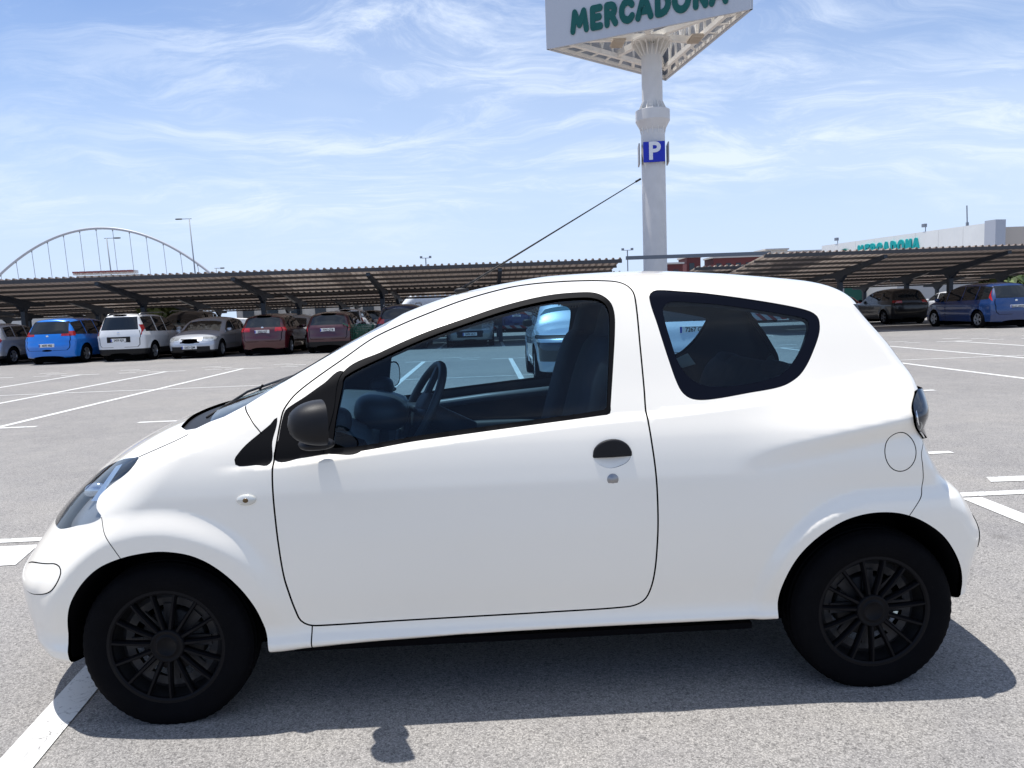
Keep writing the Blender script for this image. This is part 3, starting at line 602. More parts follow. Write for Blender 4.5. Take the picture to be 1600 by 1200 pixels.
# ---- wheels
def aygo_wheel(x, y, sd):
    w = empty('wheel', (x, y, .262)); w.parent = car; w.scale = (1, sd, 1)
    Rr, hw = .278, .0775
    prof = [(.180, -.062), (.188, -.070), (.205, -.077), (.228, -.079), (.250, -.076), (.262, -.070), (.269, -.063), (.2735, -.052)]
    groove = [(.277, -.048), (.277, -.034), (.270, -.033), (.270, -.027), (.2785, -.026), (.279, -.010), (.271, -.009), (.271, 0)]
    P = prof + groove; P = P + [(r, -h) for r, h in reversed(P[:-1])]
    m = MB().lathe(P, 120, rmod=lambda k, j: (-.0022 if (k % 2 == 0 and (5 <= j <= 9 or len(P) - 10 <= j <= len(P) - 6)) else 0)); 
    # flatten the contact patch
    m.v = [(a, b * (1 + .05 * max(0, (-c - .2) / .06) if c < -.2 else b and 1), max(c, -.262)) for a, b, c in m.v]
    ty = m.build('tyre', RUBBER, w, True); ty.data.set_sharp_from_angle(angle=R(35))
    WB = mat('wheel_black', (.004, .004, .0055), .45, spec=.12, var=.1)
    rim = MB().lathe([(.178, -.060), (.176, -.04), (.165, -.02), (.165, .06)], 48); rim.build('rim', mat('wheel_barrel', (.006, .006, .007), .6), w, True)
    cv = MB(); cv.lathe([(.176, -.055), (.176, -.066), (.181, -.071), (.190, -.071), (.1935, -.066), (.1935, -.06)], 72)
    for k in range(15):
        t = 2 * math.pi * (k + .25) / 15; c, s_ = math.cos(t), math.sin(t)
        def pt(r, o, h): return (c * r - s_ * o, h, s_ * r + c * o)
        V = []
        for r, hw_, h in ((.045, .0085, -.060), (.10, .0075, -.0665), (.15, .0065, -.0685), (.180, .007, -.067)):
            V += [pt(r, -hw_, h + .008), pt(r, -hw_ * .45, h), pt(r, hw_ * .45, h), pt(r, hw_, h + .008), pt(r, hw_ * .8, h + .025), pt(r, -hw_ * .8, h + .025)]
        cv.add(V, [(6 * i + a, 6 * i + (a + 1) % 6, 6 * i + 6 + (a + 1) % 6, 6 * i + 6 + a) for i in range(3) for a in range(6)])
    cv.build('wheel_cover', WB, w)
    MB().lathe([(0, -.064), (.028, -.064), (.030, -.067), (.034, -.067), (.036, -.063), (.046, -.063), (.050, -.066), (.054, -.064), (.056, -.05)], 40).build('hub_cap', WB, w, True)
    MB().lathe([(0, -.01), (.10, -.01), (.105, -.005), (.105, .05)], 40).build('brake_drum', mat('brake_iron', (.03, .03, .032), .6, .6), w, True)
    sr = MB().lathe([(.125, -.018), (.150, -.022), (.165, -.012)], 48)
    for k in range(8):
        t = 2 * math.pi * k / 8; sr.beam((.05 * math.cos(t), -.015, .05 * math.sin(t)), (.13 * math.cos(t), -.02, .13 * math.sin(t)), .035, .01, (0, 1, 0))
    sr.build('steel_wheel', mat('steel_wheel', (.035, .035, .038), .5, .4), w)
for x in (-1.17, 1.17):
    for sd in (1, -1): aygo_wheel(x, -sd * .697, sd)
# ---- door mirrors
for sd in (1, -1):
    m = MB(); nx, nn = 14, 28; V = []; F = []
    # shell: rings along x from the rounded nose to the open rear rim; profile in (y,z)
    for i in range(nx + 1):
        t = i / nx; x = -.698 + .106 * t; k = (1 - (1 - t)**2.2)**(1 / 2.2)
        for j in range(nn):
            a = 2 * math.pi * j / nn; ca, sa = math.cos(a), math.sin(a)
            py = math.copysign(abs(ca)**.75, ca) * (.080) * k; pz = math.copysign(abs(sa)**.75, sa) * (.070 if sa > 0 else .066) * k
            V.append((x, py, pz))
    for i in range(nx):
        for j in range(nn): F.append((i * nn + j, i * nn + (j + 1) % nn, (i + 1) * nn + (j + 1) % nn, (i + 1) * nn + j))
    V = [(x + .60, y, z) for x, y, z in V]; m.add(V, F); mi = m.build('door_mirror', BLACKP, car, True); mi.location = (-.602, -sd * .885, .992); mi.rotation_euler = (0, 0, sd * R(22))
    b = MB().add([(.006, .074 * math.copysign(abs(math.cos(a))**.75, math.cos(a)), .062 * math.copysign(abs(math.sin(a))**.75, math.sin(a))) for a in [2 * math.pi * j / 28 for j in range(28)]], [tuple(range(28))]); b.build('mirror_glass', CHROME, mi)
    MB().sell((-.005, sd * .07, -.074), (.11, .12, .034), (.8, .8)).build('mirror_foot', BLACKP, mi, True)
# ---- wipers, antenna
wp = MB().tube([(-1.10, -.45, .968), (-1.06, -.1, 1.022), (-.99, .35, 1.045)], .005, 6).tube([(-1.14, .35, .985), (-1.07, .1, 1.012), (-.955, -.25, 1.058)], .005, 6); wp.build('wiper', BLACKP, car, True)
an = MB().sell((-.185, 0, 1.397), (.06, .03, .026), (.8, .9)).build('aerial_base', BLACKP, car, True)
MB().tube([(-.185, 0, 1.405), (-.13, 0, 1.437), (.565, 0, 1.826)], [.007, .0045, .0018], 8).tube([(.55, 0, 1.818), (.572, 0, 1.830)], .0042, 8).build('aerial_mast', BLACKP, an, True)
# ---- cabin
ds = MB(); V = []; n = 17
prof = [(-1.0, .60), (-.98, .90), (-.90, .955), (-.78, .975), (-.64, .965), (-.56, .93), (-.53, .87), (-.55, .74), (-.60, .60)]
for i in range(n):
    y = -.66 + 1.32 * i / (n - 1); k = 1 - .10 * (abs(y) / .66)**3
    for x, z in prof: V.append((x + .05 * (abs(y) / .66)**2, y, .6 + (z - .6) * k))
ds.add(V, [(i * 9 + j, i * 9 + j + 1, (i + 1) * 9 + j + 1, (i + 1) * 9 + j) for i in range(n - 1) for j in range(8)]); ds.build('dashboard', mat('dash_plastic', (.085, .095, .10), .45, var=.1, bump=.3, bscale=500), car, True)
ip = MB().sell((-.49, -.36, .955), (.20, .25, .13), (.75, .8), rot=Matrix.Rotation(R(14), 3, 'Y')); ip.build('instrument_pod', mat('pod_plastic', (.035, .04, .045), .45), car, True)
MB().sell((-.62, -.60, .955), (.12, .12, .10), (.8, .8)).build('air_vent', IN, car, True); MB().sell((-.62, .60, .955), (.12, .12, .10), (.8, .8)).build('air_vent', IN, car, True)
MB().box((-.55, 0, .80), (.10, .30, .30)).build('centre_console', INL, car, bevel=.02)
swr = Matrix.Rotation(R(16), 3, 'Z') @ Matrix.Rotation(R(-62), 3, 'Y'); swc = Vector((-.35, -.36, .955)); sw = MB()
ring = [swc + swr @ Vector((.183 * math.cos(t), .183 * math.sin(t), 0)) for t in np.linspace(0, 2 * math.pi, 41)]
sw.tube(ring, .0155, 10, caps=False); so_ = sw.build('steering_wheel', mat('wheel_leather', (.022, .024, .026), .45), car, True)
sp = MB().sell(swc + swr @ Vector((0, 0, -.01)), (.15, .14, .05), (.6, .6), rot=swr)
for a in (0, 180, 270 - 180 + 180): sp.beam(swc, swc + swr @ Vector((.178 * math.cos(R(a + 90)), .178 * math.sin(R(a + 90)), 0)), .045, .018)
sp.build('steering_hub', IN, so_, True); MB().tube([swc, swc + swr @ Vector((0, 0, -.22))], .045, 12).build('steering_column', IN, so_, True)
SEAT = mat('seat_cloth', (.028, .030, .036), .9, var=.15, bump=.4, bscale=700)
for y in (-.36, .36):
    s_ = empty('front_seat', (0, 0, 0)); s_.parent = car
    rb = Matrix.Rotation(R(16), 3, 'Y')
    MB().sell((.02, y, .48), (.52, .50, .20), (.5, .45)).build('seat_cushion', SEAT, s_, True)
    MB().sell((.27, y, .86), (.17, .46, .72), (.45, .5), rot=rb).build('seat_backrest', SEAT, s_, True)
    MB().sell((.375, y, 1.20), (.12, .27, .30), (.5, .6), rot=rb).build('seat_headrest', SEAT, s_, True)
rs = empty('rear_seat', (0, 0, 0)); rs.parent = car
MB().sell((.72, 0, .48), (.45, 1.15, .20), (.4, .4)).build('seat_cushion', SEAT, rs, True); MB().sell((.98, 0, .80), (.16, 1.12, .55), (.4, .35), rot=Matrix.Rotation(R(18), 3, 'Y')).build('seat_backrest', SEAT, rs, True)
for y in (-.3, .3): MB().sell((1.02, y, 1.03), (.08, .24, .10), (.6, .6), rot=Matrix.Rotation(R(18), 3, 'Y')).build('seat_headrest', SEAT, rs, True)
MB().box((1.18, 0, .86), (.30, 1.0, .03)).build('parcel_shelf', IN, car, bevel=.01)
for sd in (1, -1):
    m = MB(); m.tube([(-.72, -sd * .70, .80), (-.45, -sd * .69, .835), (-.1, -sd * .69, .87), (.30, -sd * .675, .90)], .022, 8); m.build('door_rail', mat('door_rail', (.16, .17, .18), .4), car, True)
    MB().sell((-.05, -sd * .68, .70), (.62, .10, .12), (.6, .6)).build('armrest', IN, car, True)
    MB().tube([(.40, -sd * .545, 1.25), (.38, -sd * .62, .95), (.36, -sd * .65, .6)], [.012, .02, .02], 6).build('seat_belt', mat('belt_web', (.11, .12, .13), .8), car, True)
    qp = [(.50, 1.02), (.60, .99), (.80, 1.0), (.93, 1.06), (.98, 1.0), (.80, .95), (.55, .93)]
    MB().add([(x, -sd * (float(AY.w(x, z)) - .036), z) for x, z in qp], [(0, 1, 6), (1, 2, 5, 6), (2, 3, 4, 5)]).build('painted_inner_panel', WHITEPAINT, car)
# ------------------------------------------------------------------ carports
STEEL = mat('carport_steel', (.030, .042, .062), .45, .2, var=.15)
SHEET = mat('carport_sheet', (.36, .30, .265), .55, .1, var=.25, vscale=1.5)
SHEET2 = mat('carport_sheet_pale', (.50, .44, .40), .5, .1, var=.2, vscale=2)
PITCHX = .25
def sheet_mat(name, col, tr):
    M = mat(name, col, .6, var=.25, vscale=1.5); nt = M.node_tree; b = nt.nodes['Principled BSDF']; o = nt.nodes['Material Output']; t = nt.nodes.new('ShaderNodeBsdfTranslucent'); t.inputs[0].default_value = (*col, 1); mx = nt.nodes.new('ShaderNodeMixShader'); mx.inputs[0].default_value = tr; nt.links.new(b.outputs[0], mx.inputs[1]); nt.links.new(t.outputs[0], mx.inputs[2]); nt.links.new(mx.outputs[0], o.inputs[0]); return M
SHEET = sheet_mat('carport_roofing', (.36, .30, .265), .15); SHEET2 = sheet_mat('carport_roofing_pale', (.48, .41, .36), .20)
def roof_sheet(nrib, L, drop, t=.0):
    """trapezoid sheet: nrib ribs wide, L long in +y, falling by drop"""
    pr = []
    for k in range(nrib):
        x = k * PITCHX; pr += [(x, 0), (x + .125, 0), (x + .155, .075), (x + .215, .075), (x + .245, 0)]
    pr.append((nrib * PITCHX, 0)); m = MB(); V = []
    for j in range(2):
        for x, z in pr: V.append((x, j * L, z - j * drop))
    n = len(pr); m.add(V, [(i, i + 1, n + i + 1, n + i) for i in range(n - 1)]); return m.mesh('roof_sheet', False)
def carport(label, x0, x1, ye, posts, zt=3.0, depth=5.4, drop=.62, dz=0, trans=True):
    c = empty('carport', ((x0 + x1) / 2, ye + 3.8, dz), label=label, cat='carport', group='carports over the parked cars'); ox = (x0 + x1) / 2; oy = ye + 3.8
    nsh = int(round((x1 - x0) / 1.0)); wsh = 4; me = roof_sheet(wsh, depth, drop)
    nsh = int((x1 - x0) / (wsh * PITCHX)); mA = me; mB = me.copy(); mA.materials.append(SHEET); mB.materials.append(SHEET2)
    rr = random.Random(int(x0 * 10) + int(ye))
    for k in range(nsh):
        o = bpy.data.objects.new('roof_sheet', mB if rr.random() < .12 else mA); COL.objects.link(o); o.parent = c; o.location = (x0 - ox + k * wsh * PITCHX, ye - oy, zt)
    xe = x0 + nsh * wsh * PITCHX
    sl = drop / depth
    for k in range(6):
        y = .08 + k * (depth - .16) / 5; z = zt - sl * y - .065
        MB().box(((x0 + xe) / 2 - ox, ye - oy + y, z), (xe - x0, .06, .09)).build('purlin', mat('purlin_steel', (.06, .055, .055), .5), c)
    MB().box(((x0 + xe) / 2 - ox, ye - oy - .02, zt - .055), (xe - x0, .025, .13)).build('eave_trim', mat('eave_trim', (.055, .055, .06), .5, .3), c)
    gl = MB()
    pm = am = None
    def beamat(y): return zt - sl * y - .13
    for x in posts:
        yp = 3.8
        if pm is None:
            m = MB(); m.box((0, 0, beamat(yp) / 2 - .2), (.17, .20, beamat(yp) - .3)); pm = m.mesh('post'); pm.materials.append(STEEL)
            m = MB(); za = beamat(yp); P = [(.15, beamat(.15)), (.15, beamat(.15) - .12), (yp - .55, beamat(yp - .55) - .26), (yp - .1, za - .48), (yp + .1, za - .48), (yp + .35, beamat(yp + .35) - .24), (depth - .15, beamat(depth - .15) - .10), (depth - .15, beamat(depth - .15))]
            m.prism([(y - 3.8, z) for y, z in P], -.07, .07, 'yz'); am = m.mesh('arm'); am.materials.append(STEEL)
        for nm, me_ in (('post', pm), ('arm', am)):
            o = bpy.data.objects.new(nm, me_); COL.objects.link(o); o.parent = c; o.location = (x - ox, 0, 0)
    return c
PX = [-23.6, -18.8, -14.0, -9.15, -4.28, .54]
carport('long front carport left of the sign pylon, over the parked hatchbacks', -26, 5.4, 24.75, PX)
carport('front carport right of the pylon, over the dark blue people carrier', 10.3, 34, 24.75, [14.9, 19.63, 24.4, 29.2])
carport('second carport row behind the left front carport', -32, 6.4, 30.5, [-28.4, -23.6, -18.7, -13.9, -9.1, -4.28, .54], dz=-.22)
carport('second carport row behind the right front carport', 9.3, 36, 30.5, [11.5, 16.2, 21, 25.8, 30.6], dz=-.12)
carport('third carport row far back on the left', -34, 4.4, 41.5, [-28.4, -23.6, -18.7, -13.9, -9.1, -4.28, .54], dz=-.25)
carport('fourth carport row farthest back on the left', -38, 7.4, 47.3, [-33.2, -28.4, -23.6, -18.7, -13.9, -9.1, -4.28, .54, 5.4], dz=-.35)
carport('third carport row far back on the right, near the store', 12.3, 34, 41.5, [14.9, 19.6, 24.4, 29.2], dz=-.35)
br = MB().beam((5.2, 25.0, 3.06), (10.6, 25.0, 3.06), .12, .13).build('bridging_beam', mat('grey_steel', (.13, .15, .18), .5, .3)); tag(br, 'grey steel bar bridging the gap between the two front carports', 'beam')

# ------------------------------------------------------------------ sign pylon
WST = mat('white_steel', (.78, .76, .72), .5, var=.06, vscale=4); WPOLE = mat('pole_paint', (.62, .61, .60), .45, var=.05, vscale=2)
py = empty('sign_pylon', (7.55, 30.6, 0), label='tall white steel sign pylon carrying a three-sided advertising panel', cat='sign')
MB().lathe([(.52, 0), (.52, 3.0), (.515, 8.9)], 40, 'Z').build('pole', WPOLE, py, True)
MB().lathe([(.445, 9.7), (.44, 12.4)], 40, 'Z').build('upper_pole', WPOLE, py, True)
o = MB().lathe([(.52, 8.85), (.74, 9.25), (.74, 9.68), (.70, 9.70), (.44, 9.70)], 40, 'Z').build('flange', WPOLE, py, True); o.data.set_sharp_from_angle(angle=R(14))
fb = MB().lathe([(.44, 12.45), (.86, 12.55), (.86, 12.62), (.4, 12.62)], 40, 'Z').build('top_flange', WST, py, True); fb.data.set_sharp_from_angle(angle=R(30))
def rib(z0, z1, ra, rb, name, n=18):
    for k in range(n):
        t = 2 * math.pi * k / n; c, s_ = math.cos(t), math.sin(t); m = MB(); q = (-s_ * .012, c * .012)
        m.add([(c * .43 + q[0] * g, s_ * .43 + q[1] * g, z) for g in (-1, 1) for z in (z0, z1)] + [(c * (rb if z == z1 else ra) + q[0] * g, s_ * (rb if z == z1 else ra) + q[1] * g, z) for g in (-1, 1) for z in (z0, z1)], [(0, 1, 5, 4), (2, 3, 7, 6), (0, 4, 6, 2), (1, 5, 7, 3), (4, 5, 7, 6)]); m.build(name, WST, py)
rib(11.95, 12.5, .46, .84, 'gusset'); rib(9.70, 10.05, .62, .46, 'gusset', 14); rib(8.7, 8.95, .53, .58, 'gusset', 14)
TA, TB, TC = Vector((2.95 - 7.55, 30.3 - 30.6)), Vector((10.5 - 7.55, 26.35 - 30.6)), Vector((9.3 - 7.55, 35.3 - 30.6))
cen = (TA + TB + TC) / 3; ZB = 12.28
PANEL = mat('sign_panel', (.46, .48, .52), .4, var=.02)
def panel(a, b, nm):
    d = (b - a).normalized(); n = Vector((d.y, -d.x))
    if n.dot((a + b) / 2 - cen) < 0: n = -n
    m = MB(); e = .10; P = [a + d * .05, b - d * .05, b - d * .05 - n * e, a + d * .05 - n * e]; m.add([(p.x, p.y, z) for z in (ZB, ZB + 4.2) for p in P], [(0, 1, 5, 4), (2, 3, 7, 6), (1, 2, 6, 5), (3, 0, 4, 7), (0, 3, 2, 1), (4, 5, 6, 7)]); return m.build(nm, PANEL, py), d, n
pa, dab, nab = panel(TA, TB, 'sign_face'); panel(TB, TC, 'sign_face'); panel(TC, TA, 'sign_face')
GREEN = mat('sign_green', (.0, .085, .072), .4); TEAL = mat('sign_teal', (.0, .33, .33), .35)
def put_text(txt, size, org, dx, dz, n, material, parent, name, offset=.0, sx=1):
    me = txt; o = link(name, me, material, parent); X = dx; Z = dz; Y = X.cross(Z)
    o.matrix_local = Matrix(((X.x * sx, Z.x, n.x, org.x), (X.y * sx, Z.y, n.y, org.y), (X.z * sx, Z.z, n.z, org.z), (0, 0, 0, 1))); return o
mid = (TA + TB) / 2 + nab * .02; d3 = Vector((dab.x, dab.y, 0)); n3 = Vector((nab.x, nab.y, 0))
put_text(stroke_mesh('MERCADONA', .72, 6.45, .29, .03, .10), 1, Vector((mid.x, mid.y, ZB + .86)) + d3 * .12, d3, Vector((0, 0, 1)), n3, GREEN, pa, 'lettering', 0, 1)
lg = MB(); c0 = Vector((mid.x, mid.y, ZB + 2.42)) + d3 * -.45
ar = [c0 + d3 * (1.0 * math.cos(t)) + Vector((0, 0, 1.0 * math.sin(t))) + n3 * .02 for t in np.linspace(0, 2 * math.pi, 41)]; lg.tube(ar, .05, 6, False); lg.build('emblem_ring', GREEN, pa)
MB().beam(c0 + d3 * -.45 + Vector((0, 0, -.45)) + n3 * .02, c0 + d3 * .55 + Vector((0, 0, -.45)) + n3 * .02, .04, .7).build('emblem_block', mat('sign_orange', (.55, .16, .04), .5), pa)
# the space frame below and behind the faces
def strut(a, b, w=.12, h=.12, nm='strut'): MB().beam(a, b, w, h).build(nm, WST, py)
inn = [cen + (p - cen) * .80 for p in (TA, TB, TC)]; outr = [cen + (p - cen) * .955 for p in (TA, TB, TC)]
for zz in (ZB + .30, ZB + 2.6):
    for i in range(3):
        a, b = inn[i], inn[(i + 1) % 3]; strut((a.x, a.y, zz), (b.x, b.y, zz), .16, .2, 'ring_beam')
for i in range(3):
    a, b = outr[i], outr[(i + 1) % 3]; strut((a.x, a.y, ZB + .12), (b.x, b.y, ZB + .12), .10, .14, 'edge_beam')
    ia, ib = inn[i], inn[(i + 1) % 3]
    for k in range(8):
        t = (k + .5) / 8; p = a + (b - a) * t; q = ia + (ib - ia) * (.06 + .88 * t)
        strut((p.x, p.y, ZB + .12), (q.x, q.y, ZB + .30), .15, .04, 'bracket'); strut((q.x, q.y, ZB + .3), (q.x, q.y, ZB + 3.9), .09, .09, 'upright')
        if k < 7:
            q2 = ia + (ib - ia) * (.06 + .88 * (k + 1.5) / 8); strut((q.x, q.y, ZB + (.4 if k % 2 else 2.5)), (q2.x, q2.y, ZB + (2.5 if k % 2 else .4)), .06, .06, 'diagonal')
    m_ = (inn[i] + inn[(i + 1) % 3]) / 2
    strut((0, 0, ZB + .52), (m_.x, m_.y, ZB + .40), .22, .26, 'radial_beam'); v = inn[i]; strut((0, 0, ZB + .52), (v.x, v.y, ZB + .40), .20, .24, 'radial_beam')
for (dx, dy) in ((-1.5, -.3), (1.75, -.6), (.5, 1.8)):
    m = MB().box((0, 0, 0), (.55, .9, .06))
    for k in range(6): m.box((0, -.4 + k * .16, -.06), (.5, .04, .08))
    o = m.build('floodlight_tray', mat('tray_rust', (.55, .48, .40), .6), py); o.location = (dx, dy, ZB + .22)
# P sign on the pole
for ang, front in ((0, True), (90, False), (180, False), (270, False)):
    ps = MB().box((0, -.62, 7.84), (.92, .06, .86)).build('parking_sign', mat('p_blue', (.005, .02, .42), .4) if front else mat('p_back', (.38, .37, .36), .5), py, bevel=.01); ps.rotation_euler = (0, 0, R(ang - 9))
    if front:
        me = text_mesh('P', 1.02, .01, .03); t = link('lettering', me, mat('p_white', (.75, .75, .78), .4), ps); t.location = (0, -.66, 7.84); t.rotation_euler = (R(90), 0, 0)

# ------------------------------------------------------------------ supermarket
st = empty('supermarket', (56.2, 80, 0), R(-76.7), label='white supermarket hall with teal roof sign behind the right carports', cat='building')
SW = mat('store_wall', (.74, .74, .72), .5, var=.03, vscale=.5)
for k in range(8): MB().box((-26.9 + k * 3.55, .3, 6.3), (3.52, .5, 5.4)).build('wall_panel', SW, st)
MB().box((.25, .2, 4.6), (1.4, 1.4, 9.2)).build('corner_pier', mat('store_pier', (.40, .42, .47), .5), st)
wg = MB().box((10.6, 1.0, 4.25), (20, .6, 8.5)).build('wing_wall', mat('store_beige', (.50, .44, .38), .7, var=.04), st); wg.rotation_euler = (0, 0, R(76.7))
MB().box((-14.4, .45, 1.8), (28.4, .5, 3.6)).build('shopfront_base', mat('shopfront', (.10, .12, .14), .3, var=.2, vscale=1), st)
for k in range(9):
    x = -27.5 + k * 3.1; MB().box((x, -.05, 1.75), (.7, .3, 3.5)).build('shopfront_pier', SW, st)
    f = MB().box((x + 1.55, .16, 1.7), (2.2, .06, 3.0)).build('shop_window', mat('shop_glass', (.02, .05, .06), .05, coat=1), st)
    for j in range(4): MB().box((x + 1.55, .10, .7 + j * .65), (2.2, .05, .05)).build('window_bar', mat('bar_grey', (.35, .36, .38), .4), f)
hd = empty('site_hoarding', (31, 62, 0), label='dark green hoarding under the right carports', cat='fence')
for k in range(4): MB().box((-3.5 + k * 2.3, 0, 1.5), (2.25, .1, 3.0)).build('hoarding_panel', mat('hoarding_green', (.01, .09, .07), .5), hd)
for k in range(5): MB().box((-4.65 + k * 2.3, -.1, 1.6), (.12, .12, 3.2)).build('hoarding_post', mat('bar_grey'), hd)
sg = stroke_mesh('MERCADONA', 1.35, 11.0, .52, .2); t = link('sign_lettering', sg, TEAL, st); t.location = (-15.6, .04, 7.45); t.rotation_euler = (R(90), 0, 0)
em = MB().tube([(-23.6 + 1.1 * math.cos(a), -.05, 6.9 + 1.1 * math.sin(a)) for a in np.linspace(0, 2 * math.pi, 33)], .18, 8, False).build('sign_emblem', GREEN, st, True)
MB().prism([(-24.2, 6.3), (-23.6, 7.6), (-23.0, 6.3), (-23.35, 6.3), (-23.6, 6.9), (-23.85, 6.3)], -.1, .04).build('sign_emblem_leaf', TEAL, em)
for x, z in ((-25.5, 9.5), (-9.6, 9.6)): MB().tube([(x, .3, z - .7), (x, .3, z)], .05, 6).box((x, .1, z + .15), (.5, .35, .4)).build('wall_floodlight', mat('flood_grey', (.2, .22, .26), .5), st)
ms = MB().tube([(57.4, 86, 7), (57.2, 86, 11.6)], .07, 8).box((57.3, 86, 9.2), (.25, .2, .9)).build('antenna_mast', mat('mast_grey', (.25, .27, .30), .5), None); tag(ms, 'thin grey antenna mast above the supermarket roof', 'mast')
# low red and white buildings beyond the gap
for (x, y, w, h, col, lab) in ((27.8, 112, 3.4, 7.2, (.12, .03, .03), 'small dark red block seen left of the sign pylon'), (32.8, 118, 2.2, 8.4, (.13, .03, .03), 'dark red block right beside the sign pylon'), (40.2, 118, 8.5, 8.2, (.15, .035, .033), 'long dark red building between pylon and right carport'), (47.5, 122, 3.5, 9.4, (.62, .56, .48), 'cream block behind the long dark red building'), (52, 124, 9, 9.1, (.17, .06, .05), 'red brick building beside the cream block')):
    b = empty('distant_building', (x, y, 0), label=lab, cat='building', group='distant buildings beyond the gap')
    MB().box((0, 0, h / 2), (w, 5, h)).build('wall', mat('db%d' % int(x), col, .7, var=.1), b); MB().box((0, 0, h + .1), (w + .4, 5.4, .25)).build('roof', mat('db_roof', (.55, .52, .48), .7), b)
    for k in range(max(1, int(w / 1.6))):
        for z in (h - 1.4, h - 3.6):
            f = MB().box((-w / 2 + .8 + k * 1.55, -2.53, z), (.8, .08, 1.1)).build('window', mat('db_window', (.03, .04, .05), .1), b)
sh = empty('pale_shed', (37.5, 60, 0), label='low shed with a pale corrugated roof beyond the gap', cat='shed'); MB().box((0, 0, 1.6), (9, 6, 3.2)).build('wall', mat('shed_wall', (.4, .4, .4), .7), sh)
pr_ = MB()
for k in range(36): pr_.box((-4.5 + .25 * k, 0, 3.55), (.14, 6.8, .10), Matrix.Rotation(R(8), 3, 'X'))
pr_.box((0, 0, 3.45), (9.2, 6.9, .06), Matrix.Rotation(R(8), 3, 'X')); pr_.build('roof', mat('shed_roof', (.62, .58, .50), .5), sh)

# ------------------------------------------------------------------ tied-arch bridge, ramp, lamps
BW = mat('bridge_white', (.42, .43, .46), .4)
bd = empty('arch_bridge', (-99, 200, 0), label='white tied-arch bridge with thin hangers on the horizon at left', cat='bridge')
def az(x): return 26.2 - 12.3 * abs((x) / 27.5)**2.0
xs2 = np.linspace(-30.5, 30, 45); MB().tube([(x, 0, az(x)) for x in xs2], .34, 10).build('arch_rib', BW, bd, True)
for k in range(-6, 7):
    x = k * 4.2 - .6; MB().tube([(x, 0, az(x)), (x + .6, 0, 8.0)], .075, 6).build('hanger', BW, bd); MB().sell((x, 0, az(x) - .4), (.35, .35, .8), (1, 1), 8, 6).build('hanger_socket', mat('socket_grey', (.3, .32, .34), .5), bd)
MB().box((0, 0, 7.4), (90, 6, 1.2)).build('deck', BW, bd)
rm = empty('bridge_ramp', (-44, 70, 0), label='pale concrete bridge ramp with glazed railing behind the left carports', cat='ramp')
CON = mat('ramp_concrete', (.52, .51, .49), .7, var=.05, vscale=.6)
MB().prism([(-40, 0), (32, 0), (32, .6), (-4, 3.3), (-40, 6.0)], -2, 2).build('ramp_wall', CON, rm)
MB().beam((-40, -2.05, 5.55), (30, -2.05, .55), .12, .35).build('ramp_edge', mat('ramp_edge', (.7, .7, .68), .5), rm)
for k in range(17):
    x = -38 + k * 3.2; z = 6.0 - .075 * (x + 40); MB().box((x, -2.0, z + .7), (.16, .16, 1.6)).build('railing_post', BW, rm)
    MB().box((x + 1.6, -2.0, z + .60), (2.9, .03, 1.1)).build('railing_pane', mat('rail_glass', (.22, .30, .30), .1, coat=1), rm)
def lamp(x, y, h, lab, side=-1, arm=1.9):
    l = empty('street_lamp', (x, y, 0), label=lab, cat='street lamp', group='street lamps by the bridge'); G = mat('lamp_grey', (.22, .24, .27), .5, .3)
    MB().tube([(.6 if arm > 1.5 else 0, 0, 0), (0, 0, h)], [.14, .08], 8).build('pole', G, l, True); MB().box((side * arm * .35, 0, h), (arm * 1.1, .08, .08)).build('arm', G, l)
    MB().sell((side * arm * .85, 0, h), (arm * .6, .35, .22), (.6, .6), 12, 8).build('lamp_head', mat('lamp_head', (.05, .055, .06), .5), l, True)
lamp(-45.9, 120, 17.4, 'tall street lamp standing right of the bridge arch')
lamp(-58.9, 120, 14.8, 'street lamp standing in front of the middle of the bridge arch', 1)
lamp(-44.0, 125, 9.9, 'low street lamp just above the carport roof right of the bridge', 1, 1.2)
for x, y, h, lab in ((23.3, 120, 10.2, 'twin-headed floodlight mast left of the sign pylon'), (-9.5, 125, 10.4, 'twin-headed floodlight mast above the middle of the left carport')):
    l = empty('floodlight_mast', (x, y, 0), label=lab, cat='street lamp', group='floodlight masts beyond the carports'); G = mat('lamp_grey')
    MB().tube([(0, 0, 0), (0, 0, h)], .09, 8).build('pole', G, l); MB().box((0, 0, h), (1.5, .08, .08)).build('crossbar', G, l)
    for s_ in (-1, 1): MB().box((s_ * .75, 0, h + .15), (.4, .3, .35)).build('lamp_head', G, l)

# ------------------------------------------------------------------ greenery
def leafy(name, label, loc, rx, rz, n, col, cat='shrub'):
    b = empty(name, loc, label=label, cat=cat); V = []; F = []; rr = np.random.default_rng(int(abs(loc[0] * 7) + 3))
    for i in range(n):
        u = rr.normal(size=3); u /= np.linalg.norm(u); k = rr.uniform(.45, 1.0); c = np.array([u[0] * rx * k, u[1] * rx * k, rz + u[2] * rz * k * .95]); a = rr.normal(size=3) * .16 * rx; bb = rr.normal(size=3) * .10 * rx
        q = len(V); V += [c - a, c + bb, c + a, c - bb]; F.append((q, q + 1, q + 2, q + 3))
    MB().add(V, F).build('foliage', mat('leaf%s' % str(col), col, .6, var=.4, vscale=2), b, kind='stuff'); MB().tube([(0, 0, 0), (0, 0, rz)], [.12, .05], 6).build('stem', mat('bark', (.10, .07, .05), .9), b)
leafy('bush', 'green bush behind the carport post by the silver hatchback', (-20.5, 45.5, 0), 1.4, 1.5, 500, (.10, .13, .04))
